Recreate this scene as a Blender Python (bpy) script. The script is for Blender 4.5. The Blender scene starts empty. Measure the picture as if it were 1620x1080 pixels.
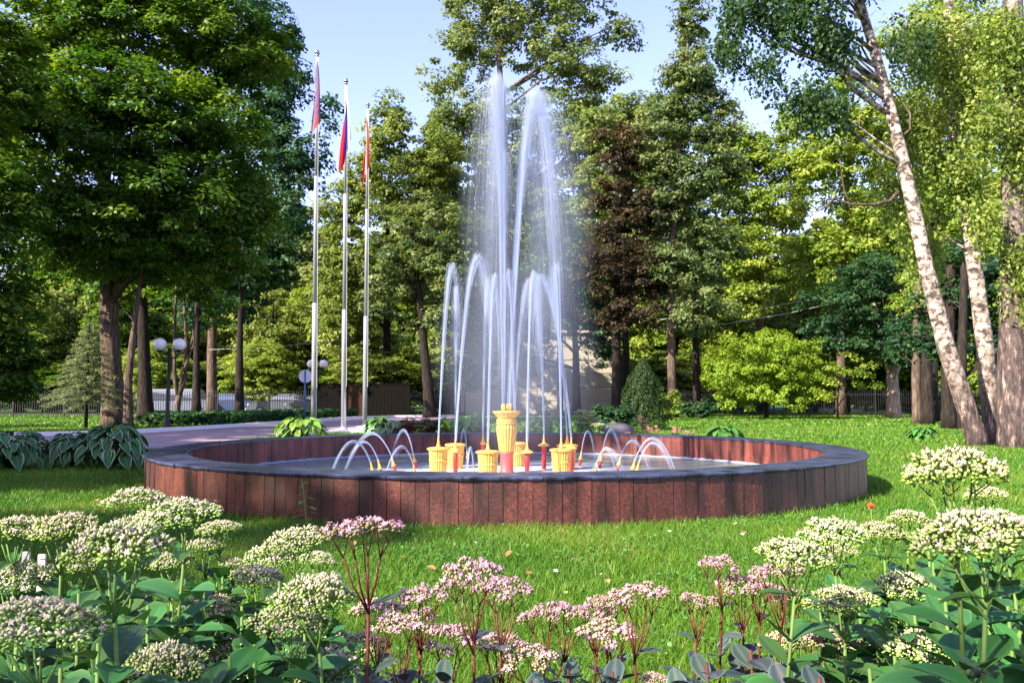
import bpy, math, random
import numpy as np
from mathutils import Vector, Matrix, Euler

random.seed(7)
RG = np.random.default_rng(7)
sc = bpy.context.scene
COL = sc.collection
PI = math.pi

# ------------------------------------------------------------------ camera
F = 1260.0                       # focal length in pixels of a 1620 px wide frame
PITCH = math.atan(93.0 / F)
cd = bpy.data.cameras.new('camera')
cam = bpy.data.objects.new('camera', cd)
COL.objects.link(cam)
cd.sensor_width = 36.0
cd.lens = 36.0 * F / 1620.0
cd.clip_start = 0.05
cd.clip_end = 2000
cam.location = (0, 0, 1.0)
cam.rotation_euler = (PI / 2 + PITCH, 0, 0)
sc.camera = cam

# ------------------------------------------------------------------ light
SUN_EL = math.radians(35)
SUN_ROT = math.radians(231)       # compass direction of the sun: sin -> x, cos -> y
w = bpy.data.worlds.new('World')
sc.world = w
w.use_nodes = True
wn = w.node_tree.nodes
sky = wn.new('ShaderNodeTexSky')
sky.sky_type = 'NISHITA'
sky.sun_disc = False
sky.sun_elevation = SUN_EL
sky.sun_rotation = SUN_ROT
sky.air_density = 1.0
sky.dust_density = .8
sky.ozone_density = 4.0
tint = wn.new('ShaderNodeMix')               # the photograph's white balance: a more lavender blue
tint.data_type = 'RGBA'
tint.blend_type = 'MULTIPLY'
tint.inputs[0].default_value = 1
tint.inputs[7].default_value = (1.09, .80, .91, 1)
w.node_tree.links.new(sky.outputs[0], tint.inputs[6])
w.node_tree.links.new(tint.outputs[2], wn['Background'].inputs[0])
wn['Background'].inputs[1].default_value = 0.15
sd = bpy.data.lights.new('sun', 'SUN')
sd.energy = 5.0
sd.angle = math.radians(0.5)
sd.color = (1.0, 0.90, 0.74)
sun = bpy.data.objects.new('sun', sd)
COL.objects.link(sun)
sdir = Vector((math.sin(SUN_ROT) * math.cos(SUN_EL), math.cos(SUN_ROT) * math.cos(SUN_EL), math.sin(SUN_EL)))
sun.rotation_euler = sdir.to_track_quat('Z', 'Y').to_euler()
sun.location = (-40, -20, 60)

sc.view_settings.view_transform = 'Standard'
sc.view_settings.look = 'None'
sc.view_settings.gamma = 1.0
sc.view_settings.use_curve_mapping = False
sc.view_settings.exposure = 1.9
sc.cycles.max_bounces = 8
sc.cycles.diffuse_bounces = 4
sc.cycles.transmission_bounces = 6
sc.cycles.transparent_max_bounces = 48
sc.cycles.sample_clamp_indirect = 8

# ------------------------------------------------------------------ pixel helpers (measurements of the photograph)
cp, sp = math.cos(PITCH), math.sin(PITCH)


def ray(u, v):
    a, b = (u - 810) / F, (540 - v) / F
    return Vector((a, cp - sp * b, sp + cp * b))


def P(u, v, Y):                    # the place seen at pixel (u, v) at Y metres in front of the camera
    d = ray(u, v)
    return Vector((0, 0, 1.0)) + d * (Y / d.y)


def G(u, v, z=0.0):                # the same on the ground
    d = ray(u, v)
    return Vector((0, 0, 1.0)) + d * ((z - 1.0) / d.z)


def S(px, Y):
    return px * Y / F


# ------------------------------------------------------------------ object helpers
def setp(o, label=None, cat=None, group=None, kind=None):
    if label:
        o['label'] = label
    if cat:
        o['category'] = cat
    if group:
        o['group'] = group
    if kind:
        o['kind'] = kind
    return o


def thing(name, label, cat, loc=(0, 0, 0), rz=0.0, group=None):
    o = bpy.data.objects.new(name, None)
    o.empty_display_size = 0.1
    COL.objects.link(o)
    o.location = loc
    o.rotation_euler = (0, 0, rz)
    return setp(o, label, cat, group)


def link(name, me, mat=None, parent=None, loc=None):
    o = bpy.data.objects.new(name, me)
    COL.objects.link(o)
    if mat is not None and len(me.materials) == 0:
        me.materials.append(mat)
    if parent is not None:
        o.parent = parent
    if loc is not None:
        o.location = loc
    return o


def copy_thing(src, loc, rz=0.0, s=1.0, label=None):
    r = src.copy()
    COL.objects.link(r)
    r.location = loc
    r.rotation_euler = (0, 0, rz)
    r.scale = (s, s, s) if not hasattr(s, '__len__') else s
    if label:
        r['label'] = label
    for ch in list(src.children):
        c = ch.copy()
        COL.objects.link(c)
        c.parent = r
        for g in list(ch.children):
            d = g.copy()
            COL.objects.link(d)
            d.parent = c
    return r


def np_mesh(name, V, Fc, col=None, dom='POINT', smooth=False):
    """V (n,3); Fc (m,k) faces of k corners; col (n,3) per point or (m,3) per face"""
    me = bpy.data.meshes.new(name)
    V = np.asarray(V, dtype=np.float32)
    Fc = np.asarray(Fc, dtype=np.int32)
    m, k = Fc.shape
    me.vertices.add(len(V))
    me.vertices.foreach_set('co', V.ravel())
    me.loops.add(m * k)
    me.loops.foreach_set('vertex_index', Fc.ravel())
    me.polygons.add(m)
    me.polygons.foreach_set('loop_start', np.arange(0, m * k, k, dtype=np.int32))
    me.polygons.foreach_set('loop_total', np.full(m, k, dtype=np.int32))
    if smooth:
        me.polygons.foreach_set('use_smooth', np.ones(m, dtype=bool))
    if col is not None:
        a = me.attributes.new('col', 'FLOAT_COLOR', dom)
        c = np.ones((len(col), 4), dtype=np.float32)
        c[:, :3] = np.clip(col, 0.0, 1.0)
        a.data.foreach_set('color', c.ravel())
    me.update(calc_edges=True)
    return me


class MB:
    """collects shapes into one mesh"""

    def __init__(self):
        self.v, self.f, self.c = [], [], []

    def add(self, vs, fs, col=None):
        o = len(self.v)
        self.v += [tuple(x) for x in vs]
        self.f += [tuple(i + o for i in f) for f in fs]
        if col is not None:
            self.c += [tuple(col)] * len(vs) if not hasattr(col[0], '__len__') else [tuple(x) for x in col]
        return self

    def box(self, c, s, rz=0.0, b=0.0, col=None):
        x, y, z = s[0] / 2, s[1] / 2, s[2] / 2
        b = min(b, x * .45, y * .45, z * .45)
        if b <= 0:
            vs = [(sx * x, sy * y, sz * z) for sz in (-1, 1) for sx, sy in ((-1, -1), (1, -1), (1, 1), (-1, 1))]
            fs = [(3, 2, 1, 0), (4, 5, 6, 7)] + [(i, (i + 1) % 4, 4 + (i + 1) % 4, 4 + i) for i in range(4)]
        else:
            vs = []
            for zz, k in ((-z, b), (-z + b, 0), (z - b, 0), (z, b)):
                for sx, sy in ((-1, -1), (1, -1), (1, 1), (-1, 1)):
                    vs.append((sx * (x - k), sy * (y - k), zz))
            fs = [(3, 2, 1, 0), (12, 13, 14, 15)]
            for r in range(3):
                fs += [(r * 4 + i, r * 4 + (i + 1) % 4, r * 4 + 4 + (i + 1) % 4, r * 4 + 4 + i) for i in range(4)]
        ca, sa = math.cos(rz), math.sin(rz)
        vs = [(c[0] + ca * a - sa * bb, c[1] + sa * a + ca * bb, c[2] + zz) for a, bb, zz in vs]
        return self.add(vs, fs, col)

    def tube(self, pts, rad, n=8, cap=True, col=None):
        pts = [Vector(p) for p in pts]
        if not hasattr(rad, '__len__'):
            rad = [rad] * len(pts)
        vs, fs = [], []
        up = Vector((0.13, 0.97, 0.21))
        for i, p in enumerate(pts):
            t = (pts[min(i + 1, len(pts) - 1)] - pts[max(i - 1, 0)])
            t = t.normalized() if t.length > 1e-9 else Vector((0, 0, 1))
            a = t.cross(up)
            a = a.normalized() if a.length > 1e-4 else t.orthogonal().normalized()
            bq = t.cross(a)
            for k in range(n):
                an = 2 * PI * k / n
                vs.append(p + (a * math.cos(an) + bq * math.sin(an)) * rad[i])
        for i in range(len(pts) - 1):
            for k in range(n):
                fs.append((i * n + k, i * n + (k + 1) % n, (i + 1) * n + (k + 1) % n, (i + 1) * n + k))
        if cap:
            fs.append(tuple(range(n - 1, -1, -1)))
            fs.append(tuple((len(pts) - 1) * n + k for k in range(n)))
        return self.add(vs, fs, col)

    def lathe(self, prof, n=20, c=(0, 0, 0), wob=None, col=None):
        vs, fs = [], []
        for (r, z) in prof:
            for k in range(n):
                a = 2 * PI * k / n
                rr = r * (1 + (wob(a, z) if wob else 0))
                vs.append((c[0] + rr * math.cos(a), c[1] + rr * math.sin(a), c[2] + z))
        for i in range(len(prof) - 1):
            for k in range(n):
                fs.append((i * n + k, i * n + (k + 1) % n, (i + 1) * n + (k + 1) % n, (i + 1) * n + k))
        fs.append(tuple(range(n - 1, -1, -1)))
        fs.append(tuple((len(prof) - 1) * n + k for k in range(n)))
        return self.add(vs, fs, col)

    def sphere(self, c, r, n=16, m=10, sq=1.0, col=None):
        vs = [(c[0], c[1], c[2] - r * sq)]
        for i in range(1, m):
            ph = PI * i / m
            for k in range(n):
                a = 2 * PI * k / n
                vs.append((c[0] + r * math.sin(ph) * math.cos(a), c[1] + r * math.sin(ph) * math.sin(a), c[2] - r * sq * math.cos(ph)))
        vs.append((c[0], c[1], c[2] + r * sq))
        fs = [(0, 1 + (k + 1) % n, 1 + k) for k in range(n)]
        for i in range(m - 2):
            for k in range(n):
                fs.append((1 + i * n + k, 1 + i * n + (k + 1) % n, 1 + (i + 1) * n + (k + 1) % n, 1 + (i + 1) * n + k))
        l = len(vs) - 1
        fs += [(1 + (m - 2) * n + k, 1 + (m - 2) * n + (k + 1) % n, l) for k in range(n)]
        return self.add(vs, fs, col)

    def extrude(self, poly, h0, h1, col=None):        # a polygon in x, y pulled from h0 up to h1
        n = len(poly)
        vs = [(p[0], p[1], h0) for p in poly] + [(p[0], p[1], h1) for p in poly]
        fs = [tuple(range(n - 1, -1, -1)), tuple(range(n, 2 * n))]
        fs += [(i, (i + 1) % n, n + (i + 1) % n, n + i) for i in range(n)]
        return self.add(vs, fs, col)

    def mesh(self, name, smooth=False, mat=None):
        me = bpy.data.meshes.new(name)
        me.from_pydata(self.v, [], self.f)
        if self.c:
            a = me.attributes.new('col', 'FLOAT_COLOR', 'POINT')
            c = np.ones((len(self.v), 4), dtype=np.float32)
            c[:, :3] = np.array(self.c)
            a.data.foreach_set('color', c.ravel())
        if smooth:
            me.polygons.foreach_set('use_smooth', np.ones(len(me.polygons), dtype=bool))
        if mat:
            me.materials.append(mat)
        me.update()
        return me

    def build(self, name, mat, parent=None, smooth=False, loc=None):
        return link(name, self.mesh(name, smooth, mat), None, parent, loc)


# ------------------------------------------------------------------ materials
M = {}


def base_mat(name):
    m = bpy.data.materials.new(name)
    m.use_nodes = True
    nt = m.node_tree
    return m, nt, nt.nodes, nt.links, nt.nodes['Principled BSDF']


def plain(name, col, rough=.6, metal=0.0, spec=.5, noise=0.0, nscale=20.0, bump=0.0, bscale=60.0):
    m, nt, N, L, b = base_mat(name)
    b.inputs['Base Color'].default_value = (*col, 1)
    b.inputs['Roughness'].default_value = rough
    b.inputs['Metallic'].default_value = metal
    b.inputs['Specular IOR Level'].default_value = spec
    tc = N.new('ShaderNodeTexCoord')
    if noise > 0:
        no = N.new('ShaderNodeTexNoise')
        no.inputs['Scale'].default_value = nscale
        no.inputs['Detail'].default_value = 6
        L.new(tc.outputs['Object'], no.inputs['Vector'])
        mx = N.new('ShaderNodeMix')
        mx.data_type = 'RGBA'
        mx.inputs[6].default_value = (*[c * (1 - noise) for c in col], 1)
        mx.inputs[7].default_value = (*[min(1, c * (1 + noise)) for c in col], 1)
        L.new(no.outputs['Fac'], mx.inputs[0])
        L.new(mx.outputs[2], b.inputs['Base Color'])
    if bump > 0:
        n2 = N.new('ShaderNodeTexNoise')
        n2.inputs['Scale'].default_value = bscale
        n2.inputs['Detail'].default_value = 5
        L.new(tc.outputs['Object'], n2.inputs['Vector'])
        bp = N.new('ShaderNodeBump')
        bp.inputs['Strength'].default_value = bump
        bp.inputs['Distance'].default_value = 0.02
        L.new(n2.outputs['Fac'], bp.inputs['Height'])
        L.new(bp.outputs[0], b.inputs['Normal'])
    M[name] = m
    return m


def leafy(name, trans=.35, rough=.45, spec=.4, warm=(1.15, 1.15, .6), vary=0.0):
    """leaf surface: colour from the mesh's own leaf tints, light passes through"""
    m, nt, N, L, b = base_mat(name)
    at = N.new('ShaderNodeAttribute')
    at.attribute_name = 'col'
    src = at.outputs['Color']
    if vary > 0:
        oi = N.new('ShaderNodeObjectInfo')
        hs = N.new('ShaderNodeHueSaturation')
        for sock, lo, hi in (('Value', 1 - vary, 1 + vary * .7), ('Hue', .5 - vary * .10, .5 + vary * .05)):
            mr = N.new('ShaderNodeMapRange')
            mr.inputs[3].default_value = lo
            mr.inputs[4].default_value = hi
            L.new(oi.outputs['Random'], mr.inputs[0])
            L.new(mr.outputs[0], hs.inputs[sock])
        L.new(src, hs.inputs['Color'])
        src = hs.outputs['Color']
    L.new(src, b.inputs['Base Color'])
    b.inputs['Roughness'].default_value = rough
    b.inputs['Specular IOR Level'].default_value = spec
    tr = N.new('ShaderNodeBsdfTranslucent')
    mu = N.new('ShaderNodeMix')
    mu.data_type = 'RGBA'
    mu.blend_type = 'MULTIPLY'
    mu.inputs[0].default_value = 1
    L.new(src, mu.inputs[6])
    mu.inputs[7].default_value = (*warm, 1)
    L.new(mu.outputs[2], tr.inputs['Color'])
    mix = N.new('ShaderNodeMixShader')
    mix.inputs[0].default_value = trans
    L.new(b.outputs[0], mix.inputs[1])
    L.new(tr.outputs[0], mix.inputs[2])
    L.new(mix.outputs[0], N['Material Output'].inputs['Surface'])
    M[name] = m
    return m


def ramp(N, stops):
    r = N.new('ShaderNodeValToRGB')
    e = r.color_ramp.elements
    while len(e) < len(stops):
        e.new(.5)
    for el, (p, c) in zip(e, stops):
        el.position = p
        el.color = (*c, 1)
    return r


leafy('leaf', .5, .5, .35)
leafy('grass', .35, .5, .3)
leafy('fleshy_leaf', .15, .5, .25, (1.2, 1.2, .6), .28)
leafy('petal', .25, .6, .3, (1, 1, 1), .14)
leafy('cloth', .35, .8, .1, (1, 1, 1))
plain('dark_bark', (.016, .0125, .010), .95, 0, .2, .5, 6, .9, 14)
plain('steel', (.46, .46, .50), .42, .55, .5, .06, 3)
plain('chrome', (.4, .38, .36), .25, 1)
plain('black_iron', (.012, .012, .014), .5, .2)
plain('globe_glass', (.80, .74, .74), .25, 0, .5, .04, 3)
plain('white_concrete', (.68, .67, .66), .8, 0, .3, .12, 9, .2, 40)
plain('dark_board', (.006, .005, .0045), .9, 0, .05, .3, 5)
plain('brown_board', (.04, .021, .014), .9, 0, .05, .3, 5)
plain('beige_panel', (.29, .265, .21), .85, 0, .2, .08, 3)
plain('white_frame', (.7, .7, .7), .5)
plain('glass_dark', (.02, .025, .03), .08, 0, .6)
plain('car_silver', (.12, .14, .18), .3, .4, .5)
plain('car_blue', (.04, .07, .15), .3, .2, .5)
plain('van_white', (.09, .11, .15), .35, 0, .5)
plain('tyre_rubber', (.02, .02, .02), .8)
plain('sign_back', (.55, .57, .6), .5, .3)
plain('sign_blue', (.03, .12, .35), .5)
plain('cable', (.35, .33, .32), .6)
plain('urn_yellow', (.56, .31, .065), .55, 0, .4, .38, 16, .5, 60)
plain('red_paint', (.50, .012, .02), .4, 0, .5, .45, 22, .3, 50)
plain('pedestal_red', (.62, .06, .06), .5, 0, .5, .15, 14)
plain('boulder_stone', (.12, .11, .125), .9, 0, .2, .4, 4, .8, 8)
plain('soil', (.03, .022, .016), .95, 0, .1, .4, 12, .8, 30)
plain('stake_white', (.25, .245, .245), .5)
plain('stake_pink', (.60, .42, .40), .5)


def granite(name, c0, c1, dark, rough, vary, spk=(.45, .3, .28), bumpd=.004):
    """speckled stone with vertical weather stains; each piece a little different"""
    m, nt, N, L, b = base_mat(name)
    ge = N.new('ShaderNodeNewGeometry')
    oi = N.new('ShaderNodeObjectInfo')
    n1 = N.new('ShaderNodeTexNoise')
    n1.inputs['Scale'].default_value = 46
    n1.inputs['Detail'].default_value = 7
    n1.inputs['Roughness'].default_value = .75
    L.new(ge.outputs['Position'], n1.inputs['Vector'])
    r1 = ramp(N, [(.34, dark), (.48, c0), (.62, c1), (.78, spk)])
    L.new(n1.outputs['Fac'], r1.inputs[0])
    mp = N.new('ShaderNodeMapping')
    mp.inputs['Scale'].default_value = (1, 1, .22)
    L.new(ge.outputs['Position'], mp.inputs['Vector'])
    n2 = N.new('ShaderNodeTexNoise')
    n2.inputs['Scale'].default_value = 5.5
    n2.inputs['Detail'].default_value = 5
    L.new(mp.outputs[0], n2.inputs['Vector'])
    r2 = ramp(N, [(.34, (.10, .09, .09)), (.5, (.62, .60, .60)), (.68, (1.05, 1.0, 1.0))])
    L.new(n2.outputs['Fac'], r2.inputs[0])
    mx = N.new('ShaderNodeMix')
    mx.data_type = 'RGBA'
    mx.blend_type = 'MULTIPLY'
    mx.inputs[0].default_value = 1
    L.new(r1.outputs[0], mx.inputs[6])
    L.new(r2.outputs[0], mx.inputs[7])
    mr = N.new('ShaderNodeMapRange')
    mr.inputs[3].default_value = 1 - vary
    mr.inputs[4].default_value = 1 + vary
    L.new(oi.outputs['Random'], mr.inputs[0])
    hs = N.new('ShaderNodeHueSaturation')
    L.new(mr.outputs[0], hs.inputs['Value'])
    L.new(mx.outputs[2], hs.inputs['Color'])
    L.new(hs.outputs[0], b.inputs['Base Color'])
    b.inputs['Roughness'].default_value = rough
    bp = N.new('ShaderNodeBump')
    bp.inputs['Strength'].default_value = .6
    bp.inputs['Distance'].default_value = bumpd
    L.new(n1.outputs['Fac'], bp.inputs['Height'])
    L.new(bp.outputs[0], b.inputs['Normal'])
    M[name] = m


granite('red_granite', (.085, .023, .016), (.15, .043, .029), (.02, .008, .007), .5, .22, (.40, .27, .25))
granite('inner_granite', (.17, .042, .033), (.26, .075, .057), (.05, .014, .012), .5, .22)
granite('coping_granite', (.042, .052, .105), (.072, .086, .165), (.020, .023, .040), .30, .2, (.16, .16, .12), .006)  # blue of the reflected sky is mixed into the dark stone's colour


def birch_bark(name, z_dark, k_=1.0):
    m, nt, N, L, b = base_mat(name)
    tc = N.new('ShaderNodeTexCoord')
    mp = N.new('ShaderNodeMapping')
    mp.inputs['Scale'].default_value = (3.2, 3.2, 4.2)
    L.new(tc.outputs['Object'], mp.inputs['Vector'])
    n1 = N.new('ShaderNodeTexNoise')
    n1.inputs['Scale'].default_value = 1.7
    n1.inputs['Detail'].default_value = 8
    n1.inputs['Roughness'].default_value = .72
    n1.inputs['Distortion'].default_value = .6
    L.new(mp.outputs[0], n1.inputs['Vector'])
    r1 = ramp(N, [(.42, (.026, .02, .017)), (.49, (.20 * k_, .15 * k_, .12 * k_)), (.57, (.50 * k_, .41 * k_, .34 * k_)), (.72, (.68 * k_, .60 * k_, .52 * k_))])
    L.new(n1.outputs['Fac'], r1.inputs[0])
    # furrowed dark foot of the trunk
    mp2 = N.new('ShaderNodeMapping')
    mp2.inputs['Scale'].default_value = (7, 7, 2.0)
    L.new(tc.outputs['Object'], mp2.inputs['Vector'])
    n2 = N.new('ShaderNodeTexNoise')
    n2.inputs['Scale'].default_value = 1.6
    n2.inputs['Detail'].default_value = 7
    n2.inputs['Roughness'].default_value = .7
    L.new(mp2.outputs[0], n2.inputs['Vector'])
    r2 = ramp(N, [(.40, (.016, .012, .011)), (.54, (.08, .052, .045)), (.66, (.34, .25, .22))])
    L.new(n2.outputs['Fac'], r2.inputs[0])
    sx = N.new('ShaderNodeSeparateXYZ')
    L.new(tc.outputs['Object'], sx.inputs[0])
    ad = N.new('ShaderNodeMath')
    ad.operation = 'MULTIPLY_ADD'
    ad.inputs[1].default_value = 2.4
    L.new(n2.outputs['Fac'], ad.inputs[0])
    L.new(sx.outputs['Z'], ad.inputs[2])
    mr = N.new('ShaderNodeMapRange')
    mr.inputs[1].default_value = z_dark + .3
    mr.inputs[2].default_value = z_dark + 2.4
    L.new(ad.outputs[0], mr.inputs[0])
    mx = N.new('ShaderNodeMix')
    mx.data_type = 'RGBA'
    L.new(mr.outputs[0], mx.inputs[0])
    L.new(r2.outputs[0], mx.inputs[6])
    L.new(r1.outputs[0], mx.inputs[7])
    L.new(mx.outputs[2], b.inputs['Base Color'])
    b.inputs['Roughness'].default_value = .8
    bp = N.new('ShaderNodeBump')
    bp.inputs['Strength'].default_value = .9
    bp.inputs['Distance'].default_value = .04
    L.new(n2.outputs['Fac'], bp.inputs['Height'])
    L.new(bp.outputs[0], b.inputs['Normal'])
    M[name] = m


birch_bark('birch_bark', 1.5)
birch_bark('birch_bark_old', 4.8, .45)


def bark(name, c0, c1, c2):
    m, nt, N, L, b = base_mat(name)
    tc = N.new('ShaderNodeTexCoord')
    mp = N.new('ShaderNodeMapping')
    mp.inputs['Scale'].default_value = (9, 9, 1.6)
    L.new(tc.outputs['Object'], mp.inputs['Vector'])
    n2 = N.new('ShaderNodeTexNoise')
    n2.inputs['Scale'].default_value = 1.3
    n2.inputs['Detail'].default_value = 7
    n2.inputs['Roughness'].default_value = .7
    L.new(mp.outputs[0], n2.inputs['Vector'])
    r2 = ramp(N, [(.35, c0), (.52, c1), (.7, c2)])
    L.new(n2.outputs['Fac'], r2.inputs[0])
    L.new(r2.outputs[0], b.inputs['Base Color'])
    b.inputs['Roughness'].default_value = .92
    b.inputs['Specular IOR Level'].default_value = .2
    bp = N.new('ShaderNodeBump')
    bp.inputs['Strength'].default_value = 1
    bp.inputs['Distance'].default_value = .05
    L.new(n2.outputs['Fac'], bp.inputs['Height'])
    L.new(bp.outputs[0], b.inputs['Normal'])
    M[name] = m


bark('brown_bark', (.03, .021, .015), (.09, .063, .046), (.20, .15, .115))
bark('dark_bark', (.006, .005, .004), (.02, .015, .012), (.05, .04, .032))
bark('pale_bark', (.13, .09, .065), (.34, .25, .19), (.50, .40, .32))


def ground_mat():
    m, nt, N, L, b = base_mat('lawn')
    ge = N.new('ShaderNodeNewGeometry')
    n1 = N.new('ShaderNodeTexNoise')
    n1.inputs['Scale'].default_value = .45
    n1.inputs['Detail'].default_value = 8
    n1.inputs['Roughness'].default_value = .7
    L.new(ge.outputs['Position'], n1.inputs['Vector'])
    r1 = ramp(N, [(.3, (.025, .085, .008)), (.5, (.045, .13, .012)), (.72, (.09, .17, .02))])
    L.new(n1.outputs['Fac'], r1.inputs[0])
    n2 = N.new('ShaderNodeTexNoise')
    n2.inputs['Scale'].default_value = 26
    n2.inputs['Detail'].default_value = 6
    L.new(ge.outputs['Position'], n2.inputs['Vector'])
    mx = N.new('ShaderNodeMix')
    mx.data_type = 'RGBA'
    mx.blend_type = 'MULTIPLY'
    mx.inputs[0].default_value = .8
    r2 = ramp(N, [(.3, (.35, .35, .35)), (.7, (1.1, 1.1, 1.1))])
    L.new(n2.outputs['Fac'], r2.inputs[0])
    L.new(r1.outputs[0], mx.inputs[6])
    L.new(r2.outputs[0], mx.inputs[7])
    L.new(mx.outputs[2], b.inputs['Base Color'])
    b.inputs['Roughness'].default_value = .9
    b.inputs['Specular IOR Level'].default_value = .1
    bp = N.new('ShaderNodeBump')
    bp.inputs['Strength'].default_value = 1
    bp.inputs['Distance'].default_value = .05
    L.new(n2.outputs['Fac'], bp.inputs['Height'])
    L.new(bp.outputs[0], b.inputs['Normal'])
    M['lawn'] = m


ground_mat()
plain('paving', (.30, .22, .23), .75, 0, .35, .25, 2.2, .3, 60)


def water_mat():
    m, nt, N, L, b = base_mat('pool_water')
    tc = N.new('ShaderNodeTexCoord')
    ln = N.new('ShaderNodeVectorMath')
    ln.operation = 'LENGTH'
    L.new(tc.outputs['Object'], ln.inputs[0])
    n1 = N.new('ShaderNodeTexNoise')
    n1.inputs['Scale'].default_value = 2.2
    n1.inputs['Detail'].default_value = 5
    L.new(tc.outputs['Object'], n1.inputs['Vector'])
    ad = N.new('ShaderNodeMath')
    ad.operation = 'MULTIPLY_ADD'
    ad.inputs[1].default_value = 1.6
    L.new(n1.outputs['Fac'], ad.inputs[0])
    L.new(ln.outputs['Value'], ad.inputs[2])
    mr = N.new('ShaderNodeMapRange')
    mr.inputs[1].default_value = 1.6
    mr.inputs[2].default_value = 3.2
    L.new(ad.outputs[0], mr.inputs[0])
    r = ramp(N, [(0, (.82, .84, .88)), (.28, (.48, .54, .60)), (1, (.12, .16, .15))])
    L.new(mr.outputs[0], r.inputs[0])
    L.new(r.outputs[0], b.inputs['Base Color'])
    b.inputs['Roughness'].default_value = .22
    n2 = N.new('ShaderNodeTexNoise')
    n2.inputs['Scale'].default_value = 9
    n2.inputs['Detail'].default_value = 4
    L.new(tc.outputs['Object'], n2.inputs['Vector'])
    bp = N.new('ShaderNodeBump')
    bp.inputs['Strength'].default_value = .7
    bp.inputs['Distance'].default_value = .03
    L.new(n2.outputs['Fac'], bp.inputs['Height'])
    L.new(bp.outputs[0], b.inputs['Normal'])
    M['pool_water'] = m


water_mat()


def jet_mat():
    for name, clear in (('jet_water', .66), ('froth', .1)):
        m, nt, N, L, b = base_mat(name)
        b.inputs['Base Color'].default_value = (.54, .62, .80, 1)
        b.inputs['Roughness'].default_value = .3
        tr = N.new('ShaderNodeBsdfTranslucent')
        tr.inputs['Color'].default_value = (.54, .62, .82, 1)
        mix = N.new('ShaderNodeMixShader')
        mix.inputs[0].default_value = .5
        L.new(b.outputs[0], mix.inputs[1])
        L.new(tr.outputs[0], mix.inputs[2])
        tp = N.new('ShaderNodeBsdfTransparent')
        m2 = N.new('ShaderNodeMixShader')
        m2.inputs[0].default_value = clear
        L.new(mix.outputs[0], m2.inputs[1])
        L.new(tp.outputs[0], m2.inputs[2])
        L.new(m2.outputs[0], N['Material Output'].inputs['Surface'])
        M[name] = m


jet_mat()

# ================================================================== SETTING
FC = Vector((-0.07, 10.73, 0.0))      # centre of the fountain
RO, RI, RIMZ = 4.40, 3.97, 0.40

me = np_mesh('ground', np.array([(-400, -120, 0), (400, -120, 0), (400, 700, 0), (-400, 700, 0)]), np.array([(0, 1, 2, 3)]))
setp(link('lawn', me, M['lawn']), kind='structure')

far_edge = [(-40, 19.0), (-22, 20.2), (-14.5, 21.6), (-11.6, 23.3), (-10.5, 28.6), (-9.5, 36), (-8.9, 42), (-7.0, 46.5), (-3, 48.5)]
near_edge = [(-40, 14.6), (-22, 15.0), (-12, 15.2), (-7.4, 16.2), (-6.9, 19), (-6.6, 22), (-5.8, 26), (-4.9, 30), (-4.4, 36), (-3.6, 41), (-2.2, 43.2)]
pv = [(x, y, .008) for x, y in near_edge] + [(x, y, .008) for x, y in reversed(far_edge)]
bmp = MB().add(pv, [tuple(range(len(pv)))])
setp(bmp.build('path', M['paving']), kind='structure')


def kerb_run(poly, name, label, w_=.16, h_=.13, step=1.0):
    t = thing(name, label, 'kerb', (poly[0][0], poly[0][1], 0))
    b0 = Vector((poly[0][0], poly[0][1], 0))
    pts = []
    for (a, b) in zip(poly[:-1], poly[1:]):
        a, b = Vector((*a, 0)), Vector((*b, 0))
        n = max(1, round((b - a).length / step))
        for i in range(n):
            pts.append((a.lerp(b, i / n), a.lerp(b, (i + 1) / n)))
    shared = {}
    for a, b in pts:
        d = b - a
        key = round(d.length, 2)
        if key not in shared:
            shared[key] = MB().box((0, 0, h_ / 2), (d.length - .012, w_, h_), 0, .012).mesh('kerb_stone', False, M['white_concrete'])
        o = link('kerb_stone', shared[key], None, t, (a + b) / 2 - b0)
        o.rotation_euler = (0, 0, math.atan2(d.y, d.x))
    return t


kerb_run(far_edge, 'white_kerb', 'whitewashed kerb edging the far side of the paved path')

# pool ------------------------------------------------------------------
basin = thing('fountain_basin', 'round fountain basin clad in dark red granite with black coping', 'fountain', FC)
n_out = 236
wd = 2 * PI * RO / n_out
slabs = [MB().box((0, 0, (RIMZ - .024) / 2 - .02), (wd - g, .032, RIMZ - .024 + .04), 0, .0025).mesh('slab', False, M['red_granite']) for g in (.003, .004, .0055)]
for i in range(n_out):
    a = 2 * PI * (i + .5) / n_out
    r = RO - .016 + random.uniform(-.003, .003)
    o = link('slab', random.choice(slabs), None, basin, (r * math.cos(a), r * math.sin(a), random.uniform(-.004, .0)))
    o.rotation_euler = (random.uniform(-.006, .006), 0, a + PI / 2 + random.uniform(-.006, .006))
n_in = 150
wi = 2 * PI * RI / n_in
ins = [MB().box((0, 0, (RIMZ - .024) / 2 - .03), (wi - g, .03, RIMZ - .024 + .06), 0, .002).mesh('lining_slab', False, M['inner_granite']) for g in (.004, .006)]
for i in range(n_in):
    a = 2 * PI * (i + .5) / n_in
    r = RI + .015 + random.uniform(-.002, .002)
    o = link('lining_slab', random.choice(ins), None, basin, (r * math.cos(a), r * math.sin(a), 0))
    o.rotation_euler = (0, 0, a + PI / 2)
core = MB()
vs, fs = [], []
nn = 128
for r, z in ((RO - .036, -.05), (RO - .036, RIMZ - .026), (RI + .034, RIMZ - .026), (RI + .034, -.05)):
    for k in range(nn):
        vs.append((r * math.cos(2 * PI * k / nn), r * math.sin(2 * PI * k / nn), z))
for i in range(3):
    for k in range(nn):
        fs.append((i * nn + k, i * nn + (k + 1) % nn, (i + 1) * nn + (k + 1) % nn, (i + 1) * nn + k))
core.add(vs, fs)
core.build('wall_core', M['inner_granite'], basin)
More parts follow.
